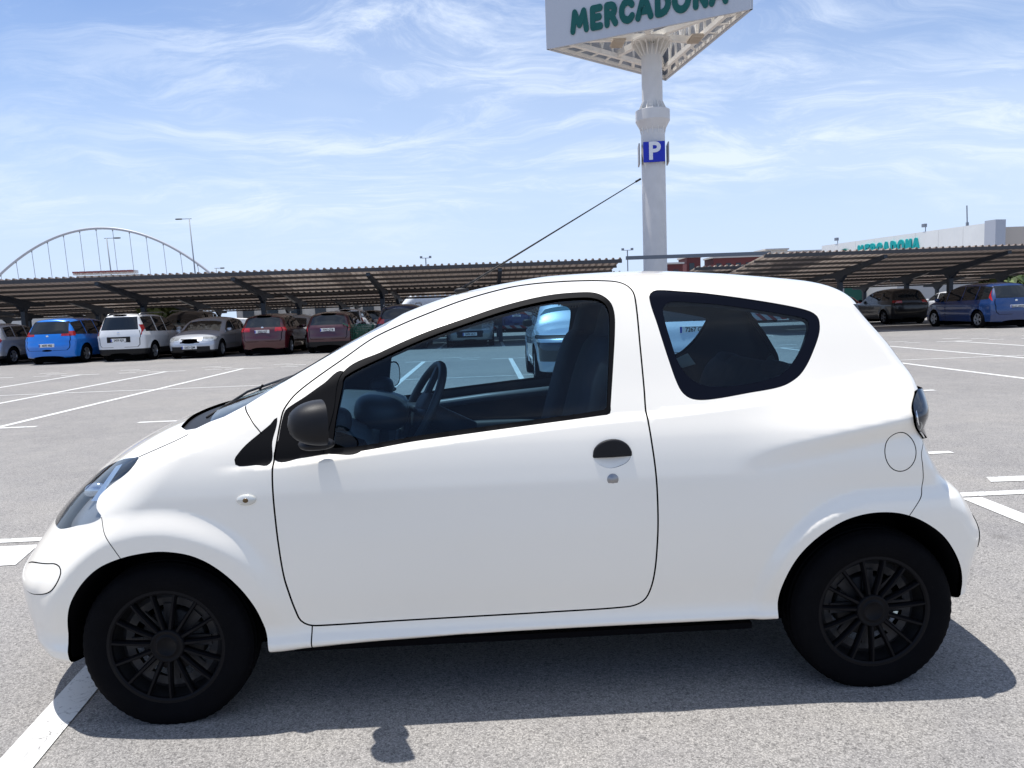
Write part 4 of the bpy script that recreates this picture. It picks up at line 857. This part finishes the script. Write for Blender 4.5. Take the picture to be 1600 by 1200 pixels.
leafy('bush', 'green bush in front of the store behind the dark blue people carrier', (34.2, 46, .9), 1.5, 1.0, 400, (.09, .13, .04)); leafy('bush', 'dry brownish bush beside the white canopy', (38.2, 47, 1.0), .9, .9, 300, (.20, .17, .10))
pt_ = empty('palm_tree', (-75, 150, 0), label='palm tree crown peeping over the left carport roof', cat='tree'); MB().tube([(0, 0, 0), (0, 0, 9.5)], [.35, .25], 8).build('trunk', mat('bark'), pt_)
m = MB()
for k in range(26):
    a = 2 * math.pi * k / 26 + .3 * random.random(); el = random.uniform(.1, 1.1); L_ = random.uniform(2.2, 3.2)
    pts = [(math.cos(a) * L_ * t * math.cos(el * (1 - t * .9)), math.sin(a) * L_ * t, 9.5 + L_ * .8 * math.sin(el) * t - 1.1 * t * t * L_ * .5) for t in np.linspace(0, 1, 5)]
    V = [(x, y, z + s_ * .25 * (1 - i / 5)) for i, (x, y, z) in enumerate(pts) for s_ in (-1, 1)]; m.add(V, [(2 * i, 2 * i + 1, 2 * i + 3, 2 * i + 2) for i in range(4)])
m.build('crown', mat('palm_leaf', (.05, .09, .03), .6), pt_)
for x, w_, lab in ((-25.5, 6, 'grey service hut behind the white estate car'), ):
    hb = empty('service_hut', (x, 52, 0), label=lab, cat='hut'); MB().box((0, 0, 1.55), (4.2, 3, 3.1)).build('wall', mat('hut_wall', (.16, .15, .14), .8), hb); MB().box((0, 0, 3.2), (4.6, 3.4, .2)).build('roof', mat('hut_roof', (.22, .21, .2), .8), hb)
for i, (x, w_, h_, col) in enumerate(((-38, 16, 3.4, (.45, .42, .37)), (-14, 22, 3.6, (.40, .37, .33)), (4, 16, 3.0, (.35, .33, .31)), (20, 10, 3.2, (.42, .40, .36)))):
    b = empty('far_building', (x, 75 + i * 2, 0), label=['low beige building behind the carports at far left', 'low brownish building seen under the middle of the left carports', 'low grey building seen beneath the carports behind the white van', 'low pale building between pylon and store'][i], cat='building'); MB().box((0, 0, h_ / 2), (w_, 5, h_)).build('wall', mat('fb%d' % i, col, .8, var=.15, vscale=.8), b)
    for k in range(int(w_ / 2.4)): MB().box((-w_ / 2 + 1.2 + k * 2.4, -2.53, 1.6), (1.1, .08, 1.9)).build('window', mat('db_window'), b)
rt_ = empty('tiled_roof', (-52.5, 105, 0), label='red and white roof edge showing above the left carport', cat='roof'); 
for k in range(9): MB().box((-3.7 + k * .92, 0, 8.62), (.7, 1, .22)).build('red_panel', mat('roof_red', (.30, .10, .09), .6), rt_)
MB().box((0, .5, 8.5), (8.6, .8, .45)).build('roof_edge', mat('roof_edge', (.7, .68, .65), .6), rt_); MB().box((0, 4, 4.1), (8.4, 6, 8.2)).build('wall', mat('rt_wall', (.5, .48, .45), .7), rt_)
# ------------------------------------------------------------------ parked cars
def spec(kind):
    """top: (fraction of L, z), windows etc. per body style"""
    if kind == 'hatch': return dict(top=[(0, .60), (.03, .70), (.10, .83), (.20, .94), (.27, 1.0), (.31, 1.05), (.40, 1.27), (.47, 1.41), (.55, 1.46), (.65, 1.475), (.78, 1.455), (.90, 1.40), (.96, 1.35)],
        fr=[(.02, .15), (.004, .3), (0, .5), (.006, .6), (.02, .70), (.05, .82)], re=[(.975, .15), (.995, .35), (1, .55), (.992, .70), (.982, .88), (.966, 1.0), (.935, 1.18), (.905, 1.36), (.89, 1.44)], belt=(.90, 1.0), win=[(.335, .55), (.565, .73), (.745, .85)], wheel=(.205, .795), glassz=(1.0, 1.34), H=1.475)
    if kind == 'mpv': return dict(top=[(0, .66), (.02, .76), (.07, .90), (.15, 1.03), (.20, 1.10), (.28, 1.30), (.38, 1.54), (.46, 1.63), (.58, 1.66), (.75, 1.65), (.90, 1.60), (.97, 1.55)],
        fr=[(.02, .15), (.004, .3), (0, .55), (.005, .66), (.015, .76), (.04, .9)], re=[(.975, .15), (.995, .35), (1, .6), (.99, .8), (.978, 1.0), (.965, 1.15), (.94, 1.35), (.915, 1.54), (.905, 1.62)], belt=(.98, 1.05), win=[(.24, .36), (.375, .56), (.575, .74), (.755, .90)], wheel=(.20, .80), glassz=(1.08, 1.52), H=1.66)
    if kind == 'box': return dict(top=[(0, .66), (.03, .80), (.10, .94), (.20, 1.03), (.25, 1.08), (.33, 1.32), (.42, 1.56), (.50, 1.64), (.65, 1.67), (.80, 1.67), (.93, 1.64), (.98, 1.61)],
        fr=[(.02, .15), (.004, .3), (0, .55), (.006, .68), (.02, .8), (.05, .92)], re=[(.98, .15), (.995, .35), (1, .6), (.998, .85), (.99, 1.05), (.975, 1.25), (.955, 1.5), (.945, 1.6)], belt=(.99, 1.03), win=[(.30, .52), (.535, .70), (.72, .90)], wheel=(.185, .80), glassz=(1.10, 1.55), H=1.67)
    if kind == 'suv': return dict(top=[(0, .78), (.03, .90), (.12, 1.0), (.22, 1.06), (.28, 1.10), (.36, 1.34), (.44, 1.54), (.52, 1.62), (.65, 1.65), (.80, 1.63), (.92, 1.58), (.97, 1.54)],
        fr=[(.02, .2), (.004, .4), (0, .65), (.005, .80), (.02, .92), (.05, 1.0)], re=[(.97, .2), (.99, .45), (1, .7), (.995, .9), (.98, 1.05), (.955, 1.2), (.925, 1.42), (.90, 1.56)], belt=(1.03, 1.12), win=[(.31, .50), (.515, .70), (.72, .86)], wheel=(.20, .80), glassz=(1.12, 1.48), H=1.65)
    if kind == 'van': return dict(top=[(0, .85), (.03, 1.0), (.08, 1.15), (.14, 1.3), (.20, 1.7), (.26, 2.2), (.30, 2.42), (.36, 2.5), (.6, 2.52), (.9, 2.52), (.98, 2.48)],
        fr=[(.01, .2), (.002, .4), (0, .7), (.004, .9), (.02, 1.05), (.05, 1.2)], re=[(.99, .2), (1, .5), (1, 1.0), (.998, 1.6), (.993, 2.1), (.985, 2.4)], belt=(1.3, 1.32), win=[(.19, .36)], wheel=(.16, .80), glassz=(1.4, 2.0), H=2.52)
def wheel_set(root, xs, hw, Rw, rimcol):
    tm = MB().lathe([(Rw * .64, -.09), (Rw * .8, -.105), (Rw * .93, -.10), (Rw, -.07), (Rw, .07), (Rw * .93, .10), (Rw * .64, .09)], 32).mesh('tyre'); tm.materials.append(RUBBER); tm.polygons.foreach_set('use_smooth', [True] * len(tm.polygons))
    rm_ = MB(); rm_.lathe([(Rw * .66, -.085), (Rw * .60, -.088), (Rw * .57, -.06), (Rw * .57, .05)], 32); rm_.lathe([(0, -.082), (Rw * .15, -.085), (Rw * .17, -.05)], 16)
    for k in range(5):
        for j in (-1, 1):
            t = 2 * math.pi * k / 5 + j * .17; rm_.beam((Rw * .08 * math.cos(t), -.075, Rw * .08 * math.sin(t)), (Rw * .6 * math.cos(t), -.078, Rw * .6 * math.sin(t)), Rw * .10, .03, (0, 1, 0))
    rme = rm_.mesh('rim'); rme.materials.append(rimcol); dk = MB().lathe([(0, -.03), (Rw * .57, -.03)], 24).mesh('brake_disc'); dk.materials.append(DARK)
    for x in xs:
        for sd in (1, -1):
            w = empty('wheel', (x, -sd * (hw - .10), Rw * .985)); w.parent = root; w.scale = (1, sd, 1)
            for nm, me in (('tyre', tm), ('rim', rme), ('brake_disc', dk)):
                o = bpy.data.objects.new(nm, me); COL.objects.link(o); o.parent = w
def plate(root, txt, loc, facing, material=PLATE):
    p = MB().box((0, 0, 0), (.02, .52, .115)).build('number_plate', material, root, bevel=.004); p.location = loc
    b = MB().box((facing * .0105, facing * -.24 if facing > 0 else .24, 0), (.004, .035, .10)).build('plate_band', EUBLUE, p)
    me = text_mesh(txt, .105, .001, .002); t = link('lettering', me, TEXTBLACK, p); t.scale = (.86, 1, 1)
    t.rotation_euler = (R(90), 0, R(90)) if facing > 0 else (R(90), 0, R(-90)); t.location = (facing * .0125, .02 * (1 if facing > 0 else -1), -.003)
def parked(name, label, kind, L, Wd, H, paintm, loc, nose, txt=None, tail=None, head=None, grille=None, rimcol=None, plate_z=.75, tail_mat=None, rails=False, lower=True, glass=None, screen_glass=None, bumper_z=.34, dark_roof=False, emblem_z=None, recess=False, head_mat=None, h=.075):
    sp = spec(kind); k = H / sp['H']; hw = Wd / 2; X = lambda f: (f - .5) * L
    Wk = [(.1, .86), (.2, .935), (.32, .955), (.5, .99), (.65, 1.0), (.8, .995), (.92, .97), (1.05, .915), (1.25, .835), (1.5, .725), (1.66, .68)]
    if kind == 'van': Wk = [(.1, .9), (.3, .97), (.8, 1), (1.3, .99), (1.9, .95), (2.5, .88)]
    wx = [X(f) for f in sp['wheel']]; Rw = .315 if kind in ('hatch',) else .335; ra = Rw + .045
    def mod(x, z):
        o = 0 * x
        for c in wx: o = o + .018 * (1 - ss(ra + .02, ra + .10, np.hypot(x - c, z - Rw)))
        return o + .012 * np.exp(-((z - .86 * k) / .05)**2) - .010 * np.exp(-((z - .60 * k) / .10)**2)
    S = Shell([(X(f), z * k) for f, z in sp['top']], [(X(f), z * k) for f, z in sp['fr']], [(X(f), z * k) for f, z in sp['re']], [(-L, .20), (L, .22)], [(z * k, hw * f) for z, f in Wk],
              [(-L / 2, .15), (0, .15), (L / 2, .14)], [(.1, .30), (.6, .42), (1.0, .5)], [(.1, .26), (.6, .32), (1.0, .26), (1.5, .22)], mod=mod, taper=lambda x, z: 1 - .05 * ss(.2 * L, .5 * L, x) - .07 * ss(-.15 * L, -.5 * L, x))
    reg = [('hole', D_([(c + ra * math.cos(t), Rw + ra * math.sin(t)) for t in np.linspace(0, math.pi, 17)] + [(c - ra, .05), (c + ra, .05)], .07)) for c in wx]
    b0, b1 = sp['belt']
    for i, (fa, fb) in enumerate(sp['win']):
        xa, xb = X(fa), X(fb); xx = np.linspace(xa, xb, 9); lo = [(x, k * (b0 + (b1 - b0) * ((x / L + .5) - .2) / .7)) for x in xx]; hi = [(x, float(S.top(x)) - (.115 if kind != 'van' else .75)) for x in xx]
        lo, hi = zip(*[(a, b) for a, b in zip(lo, hi) if b[1] > a[1] + .03]); poly = list(lo) + list(hi)[::-1]; reg.append(('side%d' % i, D_(poly, .07)))
    g0, g1 = [z * k for z in sp['glassz']]
    rgl = [(S.xw(z, hw * (.74 - .10 * (z - g0) / (g1 - g0)), 1), z) for z in np.linspace(g0, g1, 7)]; reg.append(('rear_glass', D_([(L, g0)] + rgl + [(L, g1)], .07)))
    # windscreen: between the base and the header, inboard of the pillars
    fs = [f for f, z in sp['top'] if z * k > k * (b0 + .07) and f < .5]; xa, xb = X(fs[0]) - .02, X(sp['win'][0][1] * .55 + sp['win'][0][0] * .45) - .12 * (kind != 'van')
    xx = np.linspace(xa, xb, 7); scp = [(x, S.zw(x, hw * (.80 - .13 * (x - xa) / (xb - xa)))) for x in xx]; reg.append(('screen', D_(scp + [(xb + .02, 4), (xa - .02, 4)], .09)))
    if tail:
        for i, (z0, z1, y0, wrap) in enumerate(tail): zz = np.linspace(z0, z1, 5); reg.append(('tail', D_([(float(S.re(z)) - wrap * (1 - .25 * abs(2 * (z - z0) / (z1 - z0) - 1)), z) for z in zz] + [(S.xw(z, hw * y0, 1), z) for z in zz[::-1]], .05)))
    if head:
        z0, z1, y0, wrap = head; zz = np.linspace(z0, z1, 4); reg.append(('head', D_([(float(S.fr(z)) + wrap * (.75 + .25 * (z - z0) / (z1 - z0)), z) for z in zz] + [(S.xw(z, hw * y0, -1), z) for z in zz[::-1]], .05)))
    if grille:
        for z0, z1, y0 in grille: zz = np.linspace(z0, z1, 3); reg.append(('grille', D_([(S.xw(z, hw * y0, -1), z) for z in zz] + [(-L, z1), (-L, z0)], .06)))
    if lower: reg.append(('lower', D_([(-L, .05), (-L, bumper_z), (L, bumper_z), (L, .05)], .15)))
    seams = [(dense_poly([(X((sp['win'][0][1] + (sp['win'][1][0] if len(sp['win']) > 1 else sp['win'][0][1] + .02)) / 2), .30), (X((sp['win'][0][1] + (sp['win'][1][0] if len(sp['win']) > 1 else sp['win'][0][1] + .02)) / 2), b0 * k - .02)], False, .1), False, .005)]
    if nose > 0 and kind != 'van': seams.append((dense_poly([(float(S.re(.50 * k)) - .004, .50 * k), (S.xw(.50 * k, hw * .70, 1), .50 * k), (S.xw(.58 * k, hw * .78, 1), .58 * k), (S.xw(.8 * k, hw * .79, 1), .8 * k), (S.xw(g0 - .03, hw * .77, 1), g0 - .03)], False, .06), False, .006))
    SMc = ShellMesh(S, reg, seams, h=h, hmax=.12, iters=5)
    root = empty(name, loc, 0 if nose == 0 else R(-90) if nose > 0 else R(90), label=label, cat='car', group='cars parked in the rows')
    link('body', SMc.part(['body'], skirt=.012), paintm, root); link('panel_gap', SMc.part(['seam'], off=-.006), DARK, root, kind='stuff')
    for i in range(len(sp['win'])):
        for sd in (1, -1): link('side_window', SMc.part(['side%d' % i], off=-.004, sides=(sd,)), glass or DARKGLASS, root)
    link('rear_window', SMc.part(['rear_glass'], off=-.003), glass or DARKGLASS, root); link('windscreen', SMc.part(['screen'], off=-.003), screen_glass or glass or DARKGLASS, root)
    if tail:
        for sd in (1, -1): link('tail_light', SMc.part(['tail'], off=.004, sides=(sd,), skirt=.01), tail_mat or REDLENS, root)
    if head:
        for sd in (1, -1):
            hl_ = link('headlight', SMc.part(['head'], off=.003, sides=(sd,), skirt=.01), head_mat or mat('headlight_glass', (.45, .48, .50), .08, .5, coat=1, var=.5, vscale=9), root)
    if grille: link('grille', SMc.part(['grille'], off=-.01), BLACKP, root)
    if lower: link('lower_bumper', SMc.part(['lower'], off=.001), BLACKP, root)
    MB().box((0, 0, .26), (L * .82, Wd * .72, .10)).build('underbody', DARK, root)
    for c in wx: MB().box((c, 0, Rw + .05), (ra * 2 + .02, Wd * .70, ra * 2 - .12)).build('wheel_housing', DARK, root)
    wheel_set(root, wx, hw * .99, Rw, rimcol or SILVER)
    zb_ = k * (b0 + .08); xm = X(sp['win'][0][0] + .03)
    for sd in (1, -1): MB().sell((xm, -sd * (hw * .98 + .07), zb_), (.13, .19, .14), (.7, .7), 14, 8).build('door_mirror', paintm if kind not in ('van', 'suv') else BLACKP, root, True)
    if txt:
        if recess: MB().box((float(S.re(plate_z)) - .02, 0, plate_z + .02), (.036, .80, .20)).build('plate_recess', BLACKP, root, bevel=.01)
        if nose > 0: plate(root, txt, (float(S.re(plate_z)) - .002, 0, plate_z), 1)
        else: plate(root, txt, (float(S.fr(plate_z)) + .004, 0, plate_z), -1)
    if emblem_z:
        e_ = float(S.re(emblem_z)) if nose > 0 else float(S.fr(emblem_z)); MB().sell((e_, 0, emblem_z), (.02, .10, .08), (1, 1), 14, 6).build('emblem', CHROME, root, True)
    if rails:
        for sd in (1, -1): MB().tube([(X(.40), -sd * hw * .66, H - .05), (X(.45), -sd * hw * .66, H + .03), (X(.84), -sd * hw * .64, H + .01), (X(.89), -sd * hw * .62, H - .06)], .018, 6).build('roof_rail', mat('rail_metal', (.4, .41, .42), .3, .9), root, True)
    return root, S
BLUE = paint('sky_blue_paint', (.006, .17, .62), .2); DBLUE = paint('dark_blue_paint', (.006, .022, .11), .3); WHITE2 = paint('white_paint', (.70, .71, .72)); SILV = paint('silver_car_paint', (.42, .45, .50), .45); MAROON = paint('maroon_paint', (.055, .004, .008), .1); BLACKC = mat('black_car_paint', (.006, .007, .010), .3, coat=.5); GREYC = paint('grey_green_paint', (.19, .205, .20), .5); ICE = paint('ice_blue_paint', (.36, .46, .55), .4); NAVY = paint('navy_paint', (.012, .024, .06), .3)
RIMD = mat('rim_dark', (.10, .10, .11), .4, .7)
parked('silver_hatchback', 'pale silver blue car cut off by the left edge of the picture', 'hatch', 4.1, 1.75, 1.50, SILV, (-18.0, 26.1, 0), 1, None, [(.78, .98, .55, .22)], rimcol=SILVER)
parked('blue_people_carrier', 'bright blue people carrier seen from behind, beside the white estate', 'mpv', 4.45, 1.83, 1.62, BLUE, (-15.25, 25.85, 0), 1, '4597 FBS', [(.98, 1.14, .50, .36)], plate_z=.66, lower=False, emblem_z=.98)
parked('white_estate', 'white estate car with roof rails seen from behind', 'box', 4.5, 1.75, 1.68, WHITE2, (-12.9, 26.1, 0), 1, '2459 KJX', [(.92, 1.28, .86, .16)], rails=True, bumper_z=.44, emblem_z=1.0, recess=True)
c4, S4 = parked('silver_hatchback', 'silver hatchback facing out with a foil sunshade in its windscreen', 'hatch', 4.25, 1.77, 1.47, SILV, (-10.55, 26.15, 0), -1, '5653 GJM', None, (.60, .76, .45, .50), [(.66, .70, .38), (.55, .60, .38), (.24, .43, .75)], plate_z=.40, screen_glass=glass_mat('screen_clear', (.75, .82, .84)), bumper_z=.30)
fo = MB(); n_ = 15; V = []
for i in range(n_):
    for j in range(9):
        y = -.62 + 1.24 * i / (n_ - 1); x = S4.top(0) * 0 + (-.19 + (.37 - .20) * 0) * 4.25 + .05 + j * .075; z = float(S4.top(x)) - .10 - .05 * abs(y) + random.uniform(-.025, .025); V.append((x, y, z))
fo.add(V, [(i * 9 + j, i * 9 + j + 1, (i + 1) * 9 + j + 1, (i + 1) * 9 + j) for i in range(n_ - 1) for j in range(8)]); fo.build('sunshade', mat('foil', (.8, .82, .84), .22, 1), c4)
parked('maroon_hatchback', 'dark red hatchback with clear tail lights next to the silver hatchback', 'hatch', 3.95, 1.70, 1.50, MAROON, (-8.05, 26.2, 0), 1, '2503 KJT', [(.86, 1.0, .52, .30)], plate_z=.86, lower=False, emblem_z=1.0)
parked('maroon_hatchback', 'plum red hatchback parked beside the green trolleys', 'hatch', 3.95, 1.72, 1.50, paint('plum_paint', (.042, .003, .010), .1), (-5.75, 26.3, 0), 1, '7797 GTB', [(.78, 1.06, .84, .20)], plate_z=.84, bumper_z=.42)
parked('blue_suv', 'dark navy sport utility car behind the pillar of the white hatchback', 'suv', 4.6, 1.86, 1.68, NAVY, (-3.2, 26.8, 0), 1, None, [(.98, 1.20, .58, .22)], rails=True)
g3, S3 = parked('grey_hatchback', 'grey green hatchback facing out, seen through the driver window', 'hatch', 4.28, 1.80, 1.50, GREYC, (-.66, 26.9, 0), -1, '5009 HLD', None, (.62, .84, .48, .62), [(.36, .60, .52), (.40, .55, .88)][:1], plate_z=.48, bumper_z=.26, emblem_z=.74)
parked('navy_estate', 'dark blue estate car far back, seen through the driver window', 'box', 4.5, 1.80, 1.60, DBLUE, (1.75, 43.5, 0), 1, '1934 FKL', [(.9, 1.15, .86, .14)], plate_z=.95, emblem_z=1.08)
# ice blue crossover just behind, nose towards us
ic, SI = parked('ice_blue_crossover', 'pale blue crossover facing us, seen through the driver window', 'suv', 4.2, 1.76, 1.58, ICE, (1.62, 11.5, 0), -1, None, None, (.42, .74, .50, .42), [(.80, .86, .97), (.30, .40, .6)], bumper_z=.24, h=.05, head_mat=mat('dark_lamp', (.012, .014, .018), .05, coat=1), screen_glass=mat('teal_screen', (.03, .10, .13), .05, coat=1))
wb, SWb = parked('white_small_hatchback', 'white hatchback seen from behind through the rear quarter window', 'hatch', 3.7, 1.62, 1.50, paint('white_paint2', (.62, .68, .74)), (3.38, 11.1, 0), 1, '7267 GVB', [(.9, 1.15, .86, .15)], plate_z=.88, h=.05)
sw_ = MB().prism([(-.07, .0), (-.02, -.028), (.09, .03), (-.01, -.008), (-.045, .0), (-.055, .02)], -.003, .003, 'yz'); so2 = sw_.build('tick_sticker', TEXTBLACK, wb); so2.location = (float(SWb.re(1.03)) + .003, .05, 1.03)
# behind the first row
parked('dark_people_carrier', 'dark people carrier with roof rails behind the silver hatchback', 'mpv', 4.6, 1.85, 1.80, BLACKC, (-13.4, 31.6, 0), -1, None, None, (.7, .85, .5, .5), None, rails=True)
parked('grey_blue_hatchback', 'bluish car showing between the two red hatchbacks', 'hatch', 4.2, 1.75, 1.46, SILV, (-8.6, 31.4, 0), -1, None, None, (.62, .8, .5, .5), None)
parked('white_hatchback', 'white car with dark rear window behind the plum hatchback', 'box', 4.3, 1.78, 1.62, WHITE2, (-6.2, 32.5, 0), 1, None, [(.9, 1.2, .86, .16)])
parked('white_van', 'tall white panel van rising behind the navy sport utility car', 'van', 5.6, 2.0, 2.55, WHITE2, (-2.9, 38.2, 0), 0, None, [(.8, 1.3, .86, .10)])
# right hand side
parked('blue_people_carrier', 'dark blue people carrier at the right edge under the carport', 'mpv', 4.6, 1.83, 1.68, paint('royal_blue_paint', (.002, .028, .12), .0), (19.15, 26.0, 0), 1, '8162 HWW', [(1.0, 1.46, .86, .20)], plate_z=.78, lower=False, emblem_z=1.0)
parked('black_suv', 'black sport utility car left of the dark blue people carrier', 'suv', 4.5, 1.86, 1.66, BLACKC, (19.55, 33.4, 0), 1, None, [(.98, 1.10, .50, .25)], rimcol=RIMD)
parked('red_hatchback', 'small red car behind the black sport utility car', 'hatch', 3.9, 1.7, 1.45, paint('red_paint', (.40, .012, .012)), (22.6, 44.5, 0), -1, None, None, (.6, .78, .5, .5), None)
parked('white_hatchback', 'white car whose roof shows behind the black sport utility car', 'hatch', 4.1, 1.75, 1.5, WHITE2, (27.0, 40.5, 0), 1, None, [(.85, 1.0, .6, .2)])
# filler cars glimpsed under the far carports
for i, (x, y, kd, pm, lab) in enumerate(((-12, 44, 'hatch', SILV, 'silver car under the far carport behind the silver hatchback'), (-6.9, 44, 'mpv', BLACKC, 'dark car under the far carport behind the red hatchbacks'), (4.2, 44, 'box', WHITE2, 'white car beside the navy estate under the far carport'), (6.6, 44, 'hatch', SILV, 'silver car far back behind the pale blue crossover'), (14.5, 44.2, 'hatch', BLACKC, 'dark car far back behind the white hatchback'), (16.8, 44.0, 'hatch', WHITE2, 'pale car far back seen through the hatch window'))):
    parked('parked_car', lab, kd, 4.2, 1.76, 1.6, pm, (x, y, 0), 1, None, [(.85, 1.05, .7, .2)], h=.11)

# ------------------------------------------------------------------ shopping trolleys, tape, canopy
def trolley(x, y, lab):
    t = empty('shopping_trolley', (x, y, 0), R(20), label=lab, cat='trolley', group='green shopping trolleys'); G = mat('trolley_green', (.01, .10, .06), .5); b = MB()
    def ring(z, x0, x1, y0): return [(x0, -y0, z), (x1, -y0 * .8, z), (x1, y0 * .8, z), (x0, y0, z), (x0, -y0, z)]
    for i in range(9):
        f = i / 8; b.tube(ring(.48 + .5 * f, -.42 - .06 * f, .40 + .10 * f, .22 + .05 * f), .006, 5, False)
    for i in range(14):
        f = i / 13; x0 = -.42 + .82 * f
        for s_ in (-1, 1): b.tube([(x0, s_ * .21, .48), (x0 + .03, s_ * .26, .98)], .005, 4)
    for i in range(7):
        for xe, xt in ((.40, .50), (-.42, -.48)): yy = -.17 + .34 * i / 6; b.tube([(xe, yy, .48), (xt, yy * 1.15, .98)], .005, 4)
    b.build('basket', G, t)
    MB().box((0, 0, .47), (.8, .4, .012)).build('tray', G, t); MB().tube([(-.46, -.27, .95), (-.62, -.26, 1.03), (-.62, .26, 1.03), (-.46, .27, .95)], .016, 8).build('handle', G, t)
    MB().tube([(-.40, -.2, .48), (-.42, -.24, .12), (.38, -.2, .12)], .014, 6).tube([(-.40, .2, .48), (-.42, .24, .12), (.38, .2, .12)], .014, 6).build('frame', CHROME, t)
    for xx in (-.42, .38):
        for s_ in (-1, 1): MB().lathe([(0, -.015), (.06, -.015), (.06, .015), (0, .015)], 14, c=(xx, s_ * .23, .06)).build('caster', RUBBER, t)
trolley(-4.68, 24.9, 'green shopping trolley standing in front beside the plum hatchback'); trolley(-4.60, 25.9, 'green shopping trolley standing behind the other one')
def tape_mat():
    M = bpy.data.materials.new('barrier_tape'); M.use_nodes = True; nt = M.node_tree; b = nt.nodes['Principled BSDF']; g = nt.nodes.new('ShaderNodeNewGeometry'); w = nt.nodes.new('ShaderNodeTexWave'); w.inputs['Scale'].default_value = 1.6; w.bands_direction = 'DIAGONAL'
    nt.links.new(g.outputs['Position'], w.inputs[0]); r = nt.nodes.new('ShaderNodeValToRGB'); r.color_ramp.interpolation = 'CONSTANT'; r.color_ramp.elements[0].color = (.75, .74, .72, 1); r.color_ramp.elements[1].position = .5; r.color_ramp.elements[1].color = (.42, .04, .04, 1); nt.links.new(w.outputs[0], r.inputs[0]); nt.links.new(r.outputs[0], b.inputs[0]); return M
TAPE = tape_mat()
def tape(a, b, sag, lab, hgt=.12):
    a = Vector(a); b = Vector(b); V = []; n = 16
    for i in range(n + 1):
        t = i / n; p = a.lerp(b, t); z = p.z - sag * 4 * t * (1 - t); V += [(p.x, p.y, z - hgt / 2), (p.x, p.y + .004, z + hgt / 2)]
    m = MB().add(V, [(2 * i, 2 * i + 2, 2 * i + 3, 2 * i + 1) for i in range(n)]).build('barrier_tape', TAPE, None); tag(m, lab, 'tape', 'red and white barrier tapes')
    sd_ = m.modifiers.new('t', 'SOLIDIFY'); sd_.thickness = .004
tape((.62, 28.0, 1.35), (5.3, 27.0, .75), .10, 'red and white barrier tape sloping down from the carport post'); tape((-.0, 29.2, .62), (5.3, 28.9, .60), .04, 'level red and white barrier tape behind the grey hatchback')
tape((11.6, 30.6, .62), (13.6, 30.4, .62), .03, 'wide red and white barrier tape seen through the hatch window', .30)
cn = empty('market_canopy', (33.8, 40.0, 0), label='white peaked canopy at the right edge above the people carrier', cat='canopy'); MB().add([(-1.6, -1.6, 2.35), (1.6, -1.6, 2.35), (1.6, 1.6, 2.35), (-1.6, 1.6, 2.35), (0, 0, 3.0)], [(0, 1, 4), (1, 2, 4), (2, 3, 4), (3, 0, 4), (0, 3, 2, 1)]).build('canopy_cloth', mat('canopy_white', (.75, .75, .74), .7), cn)
for sx in (-1.5, 1.5):
    for sy in (-1.5, 1.5): MB().tube([(sx, sy, 0), (sx, sy, 2.35)], .03, 8).build('pole', CHROME, cn)
